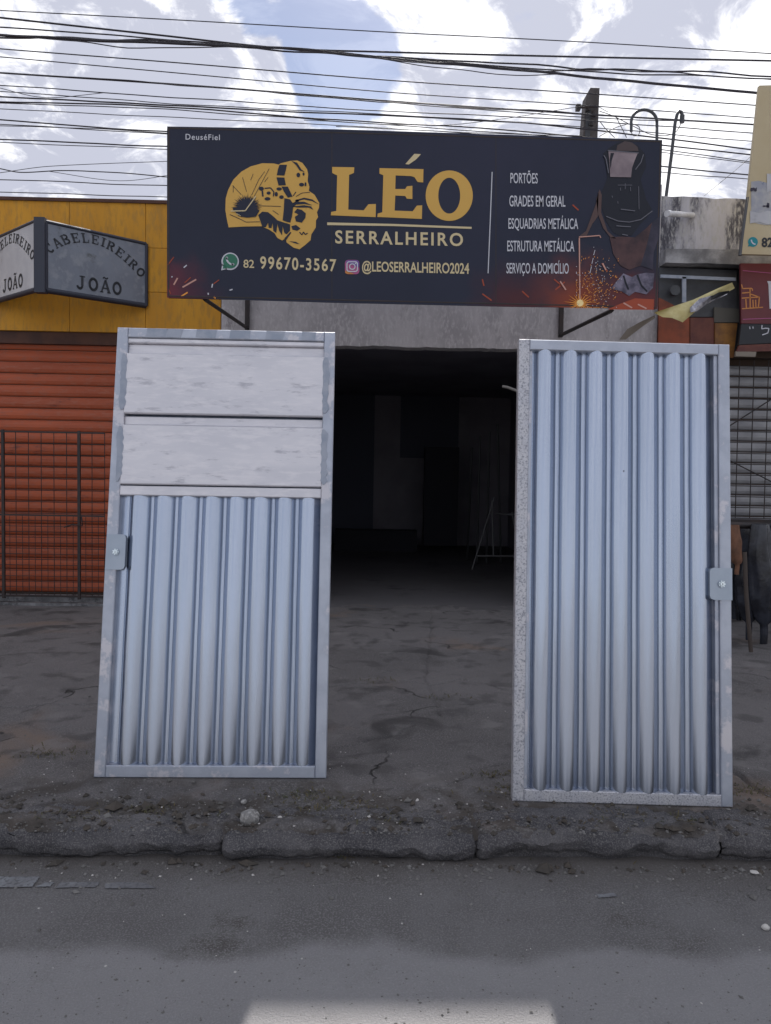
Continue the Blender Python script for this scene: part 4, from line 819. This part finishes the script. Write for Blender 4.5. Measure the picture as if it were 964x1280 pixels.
# red sign with emblem
RY = 7.95
rs = thing('red_signboard', 'dark red shop sign with an orange emblem at the right edge', 'sign', atY(950, 404, RY))
def rp(x, y, lay=0): p = atY(904+x/9.85, 320+y/9.85, RY); p.y -= .003*lay; return p
b = MB(); b.slab([rp(225, 830), rp(1500, 850), rp(1500, 100), rp(215, 90)], Vector((0, .03, 0))); part(b, 'board', M['red_vinyl'], rs)
b = MB(); b.closed = False
for s_ in ([(230, 650), (490, 632)], [(278, 530), (285, 645)], [(330, 400), (332, 645)], [(365, 540), (370, 640)], [(398, 540), (402, 640)], [(445, 505), (432, 635)], [(228, 520), (340, 512), (445, 508)], [(340, 470), (445, 508)], [(230, 458), (335, 448)], [(225, 350), (238, 402), (352, 398), (362, 428)]): strk(b, s_, 14, rp, 1)
part(b, 'emblem', M['orange_ink'], rs)
b = MB(); b.closed = False; b.poly([rp(540, 310, 1), rp(680, 310, 1), rp(680, 650, 1), rp(570, 650, 1), rp(556, 350, 1)]); part(b, 'lettering', M['white_ink'], rs)
b = MB(); b.closed = False; strk(b, [(240, 780), (560, 768), (1400, 780)], 8, rp, 1); strk(b, [(240, 180), (560, 210), (1400, 230)], 8, rp, 1); part(b, 'trim_line', M['pink_ink'], rs)
ps = thing('price_board', 'black board with white handwriting below the dark red sign', 'sign', atY(950, 425, RY))
b = MB(); b.slab([rp(195, 1090), rp(1500, 1030), rp(1500, 856), rp(225, 838)], Vector((0, .03, 0))); part(b, 'board', M['sign_black'], ps)
b = MB(); b.closed = False; strk(b, [(478, 850), (474, 898), (520, 890), (562, 892), (552, 945), (520, 960), (480, 972)], 12, rp, 1); strk(b, [(325, 870), (330, 900)], 10, rp, 1); strk(b, [(365, 868), (368, 895)], 10, rp, 1); part(b, 'lettering', M['white_ink'], ps, 'stuff')
b = MB(); b.slab([rp(165, 1180), rp(1500, 1150), rp(1500, 1040), rp(200, 1098)], Vector((0, .03, 0))); tag(b.build('awning_strip', M['maroon_poster'], loc=(0, 0, 0)), 'reddish brown strip under the black price board', 'awning')
b = MB(); b.slab([rp(155, 1235), rp(400, 1240), rp(410, 1180), rp(160, 1172)], Vector((0, .03, 0))); tag(b.build('wood_strip', M['beige_tone'], loc=(0, 0, 0)), 'pale wooden strip above the wire mesh at right', 'strip')
# cream sign, top right
CYY = 7.6; cs = thing('cream_signboard', 'tall cream vinyl sign with peeling lower part at the right edge', 'sign', atY(950, 318, CYY))
def cp(x, y, lay=0): p = atY(904+x/5.333, 100+y/5.333, CYY); p.y -= .003*lay; return p
b = MB(); b.slab([cp(125, 1160), cp(900, 1180), cp(930, 20), cp(242, 36)], Vector((0, .04, 0))); part(b, 'vinyl_sheet', M['cream_vinyl'], cs)
def blobp(x0, y0, x1, y1, seed, n=9, j=16):
    rnd = random.Random(seed); pts = [(x0+(x1-x0)*k/n, y0+rnd.uniform(-j, j)) for k in range(n+1)]+[(x1-(x1-x0)*k/n, y1+rnd.uniform(-j, j)) for k in range(n+1)]; return pts
b = MB(); b.closed = False; b.poly([cp(*p, 1) for p in blobp(186, 690, 890, 960, 4, 14, 22)]); part(b, 'peeled_area', M['faded_vinyl'], cs)
b = MB(); b.closed = False; b.poly([cp(*p, 2) for p in blobp(290, 620, 420, 745, 6, 5, 10)]); b.poly([cp(*p, 2) for p in blobp(178, 880, 880, 955, 8, 12, 10)]); part(b, 'torn_paper', M['sign_face_pale'], cs)
b = MB(); b.closed = False; b.poly([cp(*p, 3) for p in blobp(180, 722, 222, 742, 9, 4, 5)]); b.poly([cp(*p, 3) for p in blobp(262, 838, 300, 848, 10, 4, 5)]); b.poly([cp(*p, 3) for p in blobp(290, 820, 305, 855, 13, 3, 4)]); part(b, 'torn_ink', M['chest2_ink'], cs)
b = MB(); b.closed = False; b.poly([cp(*p, 1) for p in ell(198, 1080, 33, 33, 24)]); b.poly([cp(165, 1110, 1), cp(172, 1085, 1), cp(190, 1108, 1)]); ic = part(b, 'chat_icon', M['teal_ink'], cs)
b = MB(); b.closed = False; strk(b, [(186, 1066), (190, 1082), (202, 1094), (214, 1096)], 9, cp, 2); part(b, 'handset_mark', M['white_ink'], ic)
b = MB(); b.closed = False; text_on(b, '82', lambda u, v: cp(256+76*u, 1112-58*v, 1), .035); part(b, 'lettering', M['sign_black'], cs)
b = MB(); b.rod(cp(118, 1168, -5), cp(170, 780, -5), .02, 4); part(b, 'frame_bar', M['rail_steel'], cs)
b = MB(); b.box((cp(300, 0).x, CYY+.05, 0), (cp(300, 0).x+.9, FY-.02, .01)); 
# torn banner flap
tf = thing('torn_banner', 'torn yellow strip of banner dangling in front of the shop posters', 'banner', atY(817, 391, 7.6))
tpq = lambda x, y, Y: atY(770+x/4.969, 330+y/4.969, Y)
topl = [(240, 300), (320, 275), (400, 248), (480, 222), (560, 185), (640, 148), (722, 115)]; botl = [(238, 304), (290, 330), (350, 335), (415, 362), (500, 290), (600, 230), (738, 150)]
def strip(m, nm, ta, ba, Y0, amp, sd):
    n = 24; b = MB(); b.closed = False
    def lerp(pl, u): t = u*(len(pl)-1); k = min(int(t), len(pl)-2); w = t-k; return pl[k][0]*(1-w)+pl[k+1][0]*w, pl[k][1]*(1-w)+pl[k+1][1]*w
    for side in (0, .004):
        b.grid(n, 8, lambda u, v: (lambda a, c_: tpq(a[0]*(1-v)+c_[0]*v, a[1]*(1-v)+c_[1]*v, Y0+side+amp*sin(u*5+v*3+sd)+.03*v))(lerp(ta, u), lerp(ba, u)))
    part(b, nm, M[m], tf)
strip('yellow_vinyl', 'torn_strip', topl, botl, 7.55, .03, 0)
strip('silver_vinyl', 'crumpled_back', [(460, 270), (520, 215), (600, 195), (700, 165)], [(462, 300), (500, 295), (590, 235), (690, 190)], 7.49, .02, 1)
strip('sign_black', 'printed_patch', [(595, 200), (640, 175), (705, 165)], [(590, 225), (640, 205), (700, 180)], 7.44, .01, 1)
strip('beige_tone', 'wall_stain_strip', [(20, 470), (70, 405), (150, 360), (240, 318)], [(60, 470), (110, 430), (170, 385), (245, 335)], 8.05, .01, 2)  # strip standing in for a brownish stain band on the wall
# white pipe stub on the stained wall
b = MB(); b.tube([atY(834, 267, 7.75), atY(866, 269, 8.19)], .030, 14); b.tube([atY(834, 267, 7.75), atY(837, 267, 7.79)], .034, 14); o = b.build('white_pipe', M['white_plastic'], loc=(0, 0, 0)); tag(o, 'short white pipe sticking out of the stained parapet', 'pipe')

# dark goods hanging at the right edge
HY = 6.7
rk = thing('display_rail', 'dark rail carrying the hanging bundles beside the right gate', 'rail', atZ(935, 800, 0))
b = MB(); b.rod(atY(905, 656, HY), atY(1040, 660, HY), .03, 8); part(b, 'bar', M['black_iron'], rk)
for px in (903, 1040): b = MB(); b.rod(atY(px, 656, HY), Vector((atY(px, 656, HY).x, HY, 0)), .02, 8); part(b, 'post', M['black_iron'], rk)
def bundle(px, y0, y1, wpx, m, label, seed, dy=0.0):
    Y = HY-.05+dy; a, c_ = atY(px, y0, Y), atY(px+4, y1, Y); r = wpx/FPX*Y/2; b = MB()
    def f(u, v):
        th = 2*pi*u; p = a+(c_-a)*v; rr_ = r*(.35+.9*sin(pi*min(1, v*1.15+.08))**.5)*(1+.28*noise.noise(Vector((cos(th)*1.5, sin(th)*1.5, v*3+seed*5)))+.10*sin(th*7+seed+v*2))
        return p+Vector((cos(th)*rr_+.03*noise.noise(Vector((seed, v*3, 0))), sin(th)*rr_*.6, 0))
    b.grid(30, 30, f); b.closed = True; o = b.build('hanging_bundle', M[m], loc=(0, 0, 0)); tag(o, label, 'bundle', 'bundles hanging at the right'); return o
bundle(917, 656, 718, 16, 'brown_cloth', 'brown cloth bundle, the only brown one, beside the right gate', 1, -.1)
bundle(932, 690, 800, 22, 'black_plastic', 'black plastic bundle hanging behind the thin stick', 2)
bundle(950, 655, 812, 26, 'black_plastic', 'shiny black plastic bundle hanging lowest by the right edge', 3, -.05)
bundle(971, 655, 800, 26, 'black_plastic', 'black plastic bundle cut by the right edge of the picture', 4)
bundle(920, 700, 775, 20, 'black_plastic', 'short black bundle right against the right gate', 6, .1)
b = MB(); b.tube([atY(931, 690, 6.3), atY(933, 745, 6.25), atY(939, 815, 6.2)], .018, 8); o = b.build('stick', M['stick_wood'], loc=(0, 0, 0)); tag(o, 'dark wooden stick hanging down in front of the bundles', 'stick')
b = MB(); b.grid(20, 14, lambda u, v: Vector((3.15+u*2.2, 7.6+.05*sin(u*19)+.04*sin(v*9+u*7), .03+v*1.0))); b.closed = False; o = b.build('dark_backdrop', M['black_plastic'], loc=(0, 0, 0)); tag(o, 'dark tarpaulin added for the darkness at the foot of the grey shutter', 'backdrop')  # added sheet, stands in for the darkness behind the bundles

# ------------------------------------------------------------------ pole, pipes, cables
PY = 10.6
po = thing('utility_pole', 'dark concrete utility pole top rising behind the banner', 'pole', (atY(738, 170, PY).x, PY, 0))
def pp(x, y, Y=PY): return atY(690+x/5.356, 90+y/5.356, Y)
b = MB(); t0, t1, t2, b0, b1 = pp(258, 105), pp(320, 107), pp(232, 150), pp(205, 445), pp(305, 447)
sl0 = (b0.x-t2.x)/(t2.z-b0.z); xb0, xb1 = b0.x-.10, b1.x+.04
b.slab([Vector((xb0, PY, -.1)), Vector((xb1, PY, -.1)), b1, t1, t0, t2, b0], Vector((0, .2, 0))); part(b, 'post', M['pole_concrete'], po)
b = MB(); b.slab([pp(230, 250, PY-.012), pp(262, 250, PY-.012), pp(250, 600, PY-.012), pp(215, 600, PY-.012)], Vector((0, .011, 0))); part(b, 'recess_face', M['grey_poster'], po)
b = MB(); b.rod(pp(165, 238, PY-.1), pp(310, 228, PY-.05), .02, 6); b.box(pp(165, 250, PY-.12)-Vector((0, 0, 0)), pp(185, 230, PY-.05)); part(b, 'cross_arm', M['black_iron'], po)
for (x, y) in ((240, 260), (280, 300), (262, 360)): b = MB(); p = pp(x, y, PY-.05); b.tube([p, p+Vector((0, 0, .07))], .03, 10); part(b, 'clamp', M['black_iron'], po)
hp = MB(); pts = [Vector((pp(703, 440, 8.5).x, 8.5, 4.3))]+[pp(703, y, 8.5) for y in (440, 330)]+[pp(617+86*cos(a), 335-82*sin(a), 8.5) for a in [k*pi/14 for k in range(15)]]+[pp(531, 400, 8.5)]
hp.tube(pts, .017, 10); tag(hp.build('hooked_pipe', M['pipe_dark'], loc=(0, 0, 0)), 'dark pipe bent over like a walking stick above the banner', 'pipe')
hp = MB(); pts = [pp(765, 830, 8.5), pp(800, 560, 8.5), pp(825, 340, 8.5), pp(838, 285, 8.5), pp(852, 262, 8.5), pp(866, 268, 8.5), pp(874, 295, 8.5), pp(872, 335, 8.5)]
hp.tube(pts, .019, 10); hp.tube([pp(873, 290, 8.5), pp(871, 340, 8.5)], .028, 8); tag(hp.build('slanted_mast', M['pipe_dark'], loc=(0, 0, 0)), 'thin leaning mast with a hooked tip on the parapet', 'mast')
NC = 'overhead cables crossing the sky'
def cable(pts, wpx, label, Y=10.0, jit=0.0, group=NC):
    P3 = [atY(x, y, Y) for x, y in pts]; n = 40; res = []
    a, c_ = P3[0]-(P3[1]-P3[0]).normalized()*8*(1 if pts[0][0] <= 0 else 0), P3[-1]+(P3[-1]-P3[-2]).normalized()*8*(1 if pts[-1][0] >= 940 else 0)
    ch = [a]+P3+[c_]; ch = [q for i, q in enumerate(ch) if i == 0 or (q-ch[i-1]).length > 1e-4]
    for i in range(len(ch)-1):
        for k in range(10):
            f = k/10; p0_, p1_, p2_, p3_ = ch[max(0, i-1)], ch[i], ch[i+1], ch[min(len(ch)-1, i+2)]
            m1, m2 = (p2_-p0_)*.5*(.0 if i == 0 else 1), (p3_-p1_)*.5*(.0 if i == len(ch)-2 else 1)
            L_ = (p2_-p1_).length
            if m1.length > L_: m1 = m1.normalized()*L_
            if m2.length > L_: m2 = m2.normalized()*L_
            if i == 0: m1 = p2_-p1_
            if i == len(ch)-2: m2 = p2_-p1_
            q = p1_*(2*f**3-3*f**2+1)+m1*(f**3-2*f**2+f)+p2_*(-2*f**3+3*f**2)+m2*(f**3-f**2); q = Vector(q)
            q.z += jit*noise.noise(Vector((q.x*1.3, wpx*9, pts[0][1]))); res.append(q)
    res.append(ch[-1]); b = MB(); b.tube(res, wpx/FPX*Y/2, 6); o = b.build('overhead_cable', M['cable_black'], loc=(0, 0, 0)); tag(o, label, 'cable', group)
cable([(0, 13), (241, 26), (482, 40), (720, 52), (964, 67)], 1.3, 'topmost thin cable of all across the sky', 10.4)
cable([(0, 22), (200, 44), (350, 60), (482, 65), (720, 71), (964, 76)], 2.4, 'thick cable second from the top, dipping at the left', 10.2)
cable([(0, 34), (150, 45), (300, 57), (482, 72), (700, 88), (964, 99)], 1.8, 'cable third from the top at the left edge', 10.0, .02)
cable([(0, 44), (200, 54), (350, 60), (482, 73), (720, 94), (964, 118)], 3.4, 'thickest black cable bundle of the sky', 9.8, .02)
cable([(0, 46), (180, 50), (340, 62), (482, 70), (720, 84), (964, 95)], 2.2, 'cable twisted along the thickest bundle', 9.9, .04)
cable([(0, 44), (160, 57), (330, 58), (482, 74), (640, 86), (800, 88), (964, 101)], 1.4, 'thin loose cable weaving round the thickest bundle', 9.7, .05)
cable([(300, 58), (400, 66), (482, 76), (600, 90), (690, 92), (780, 101)], 1.2, 'short loose strand below the thickest bundle', 9.7, .06)
cable([(0, 61), (241, 80), (482, 100), (720, 116), (964, 133)], 1.5, 'first thin cable below the thickest bundle', 10.3)
cable([(0, 71), (241, 93), (482, 115), (720, 131), (964, 149)], 1.3, 'second thin cable below the thickest bundle', 10.1)
cable([(0, 91), (241, 107), (482, 126), (720, 142), (964, 157)], 2.2, 'medium thick cable passing the pole head', 10.3)
cable([(0, 92), (180, 101), (420, 123), (600, 134), (964, 158)], 1.4, 'thin cable clinging to the medium thick cable', 10.2, .03)
rest = [([(0, 107), (241, 123), (482, 139), (720, 150), (964, 168)], 1.3), ([(0, 114), (241, 131), (482, 143), (720, 158), (964, 179)], 1.1), ([(0, 121), (200, 131), (400, 141), (560, 148), (720, 160), (964, 190)], 1.9), ([(0, 127), (200, 133), (420, 150), (640, 163), (964, 196)], 1.8), ([(0, 129), (130, 133), (260, 140), (482, 156), (700, 172), (964, 205)], 1.2),
    ([(0, 136), (200, 146), (482, 160), (700, 176), (964, 207)], 1.0), ([(0, 150), (200, 164), (420, 173), (700, 196), (964, 221)], 1.7), ([(0, 155), (200, 167), (420, 178), (700, 205), (964, 226)], 1.1), ([(0, 157), (120, 161), (300, 172), (420, 175)], 1.0), ([(0, 174), (200, 183), (420, 188), (700, 210)], 1.7), ([(0, 178), (200, 186), (420, 191)], 1.0), ([(0, 224), (200, 232), (420, 240)], 1.2), ([(0, 240), (200, 246), (420, 252)], 1.1),
    ([(482, 128), (640, 140), (740, 147), (964, 156)], 1.2), ([(380, 150), (560, 156), (740, 132), (760, 140)], .8), ([(420, 158), (600, 166), (728, 170)], 1.0)]
ORD = ['first', 'second', 'third', 'fourth', 'fifth', 'sixth', 'seventh', 'eighth', 'ninth', 'tenth', 'eleventh', 'twelfth', 'lowest']
for i, (p, w) in enumerate(rest): cable(p, w, ('%s cable at the left edge counting down from the medium thick one' % ORD[i]) if i < 13 else ['thin cable running from behind the pole to the right', 'fine wire climbing to the left side of the pole head', 'fine wire just above the top of the banner'][i-13], 9.9+.04*(i % 7), .012)
cable([(0, 211), (25, 215), (75, 213), (150, 217), (260, 222), (420, 227)], 1.3, 'tangled thin cable low at the left with a slanted branch', 10.1, .03)
cable([(0, 216), (60, 208), (200, 202), (420, 196)], .8, 'fine wire climbing rightwards at the left under the others', 10.2, group=None)
cable([(0, 110), (40, 120), (70, 122), (130, 116)], .8, 'slack fine wire looping at the far left', 10.0, group=None)
cable([(60, 214), (150, 226), (230, 216)], .7, 'sagging loop of fine wire above the yellow wall', 10.0, group=None)
for pts, lb in (([(318, 262), (400, 290), (520, 350), (640, 410), (700, 425)], 'slack wire falling right from the pole to the bent pipe'), ([(318, 430), (420, 375), (500, 350)], 'slack wire rising right from the pole foot'), ([(320, 330), (360, 380), (420, 440)], 'fine slack wire close to the pole'), ([(430, 300), (470, 380), (500, 440)], 'fine wire dropping between pole and bent pipe'), ([(700, 425), (770, 425), (830, 400), (868, 340)], 'slack wire from bent pipe to the mast tip'), ([(535, 345), (585, 370), (580, 420), (545, 425), (531, 400)], 'small loop of wire at the end of the bent pipe')):
    cable([(690+x/5.356, 90+y/5.356) for x, y in pts], 1.0, lb, 9.2, group='slack wires beside the pole')
cable([(880, 245), (925, 208), (944, 190)], .6, 'fine diagonal wire right beside the cream sign', 9.0, group='slack wires beside the pole')

for o in bpy.data.objects:
    if '_local' in o: del o['_local']
for m_ in bpy.data.materials:
    if 'V' in m_: del m_['V']
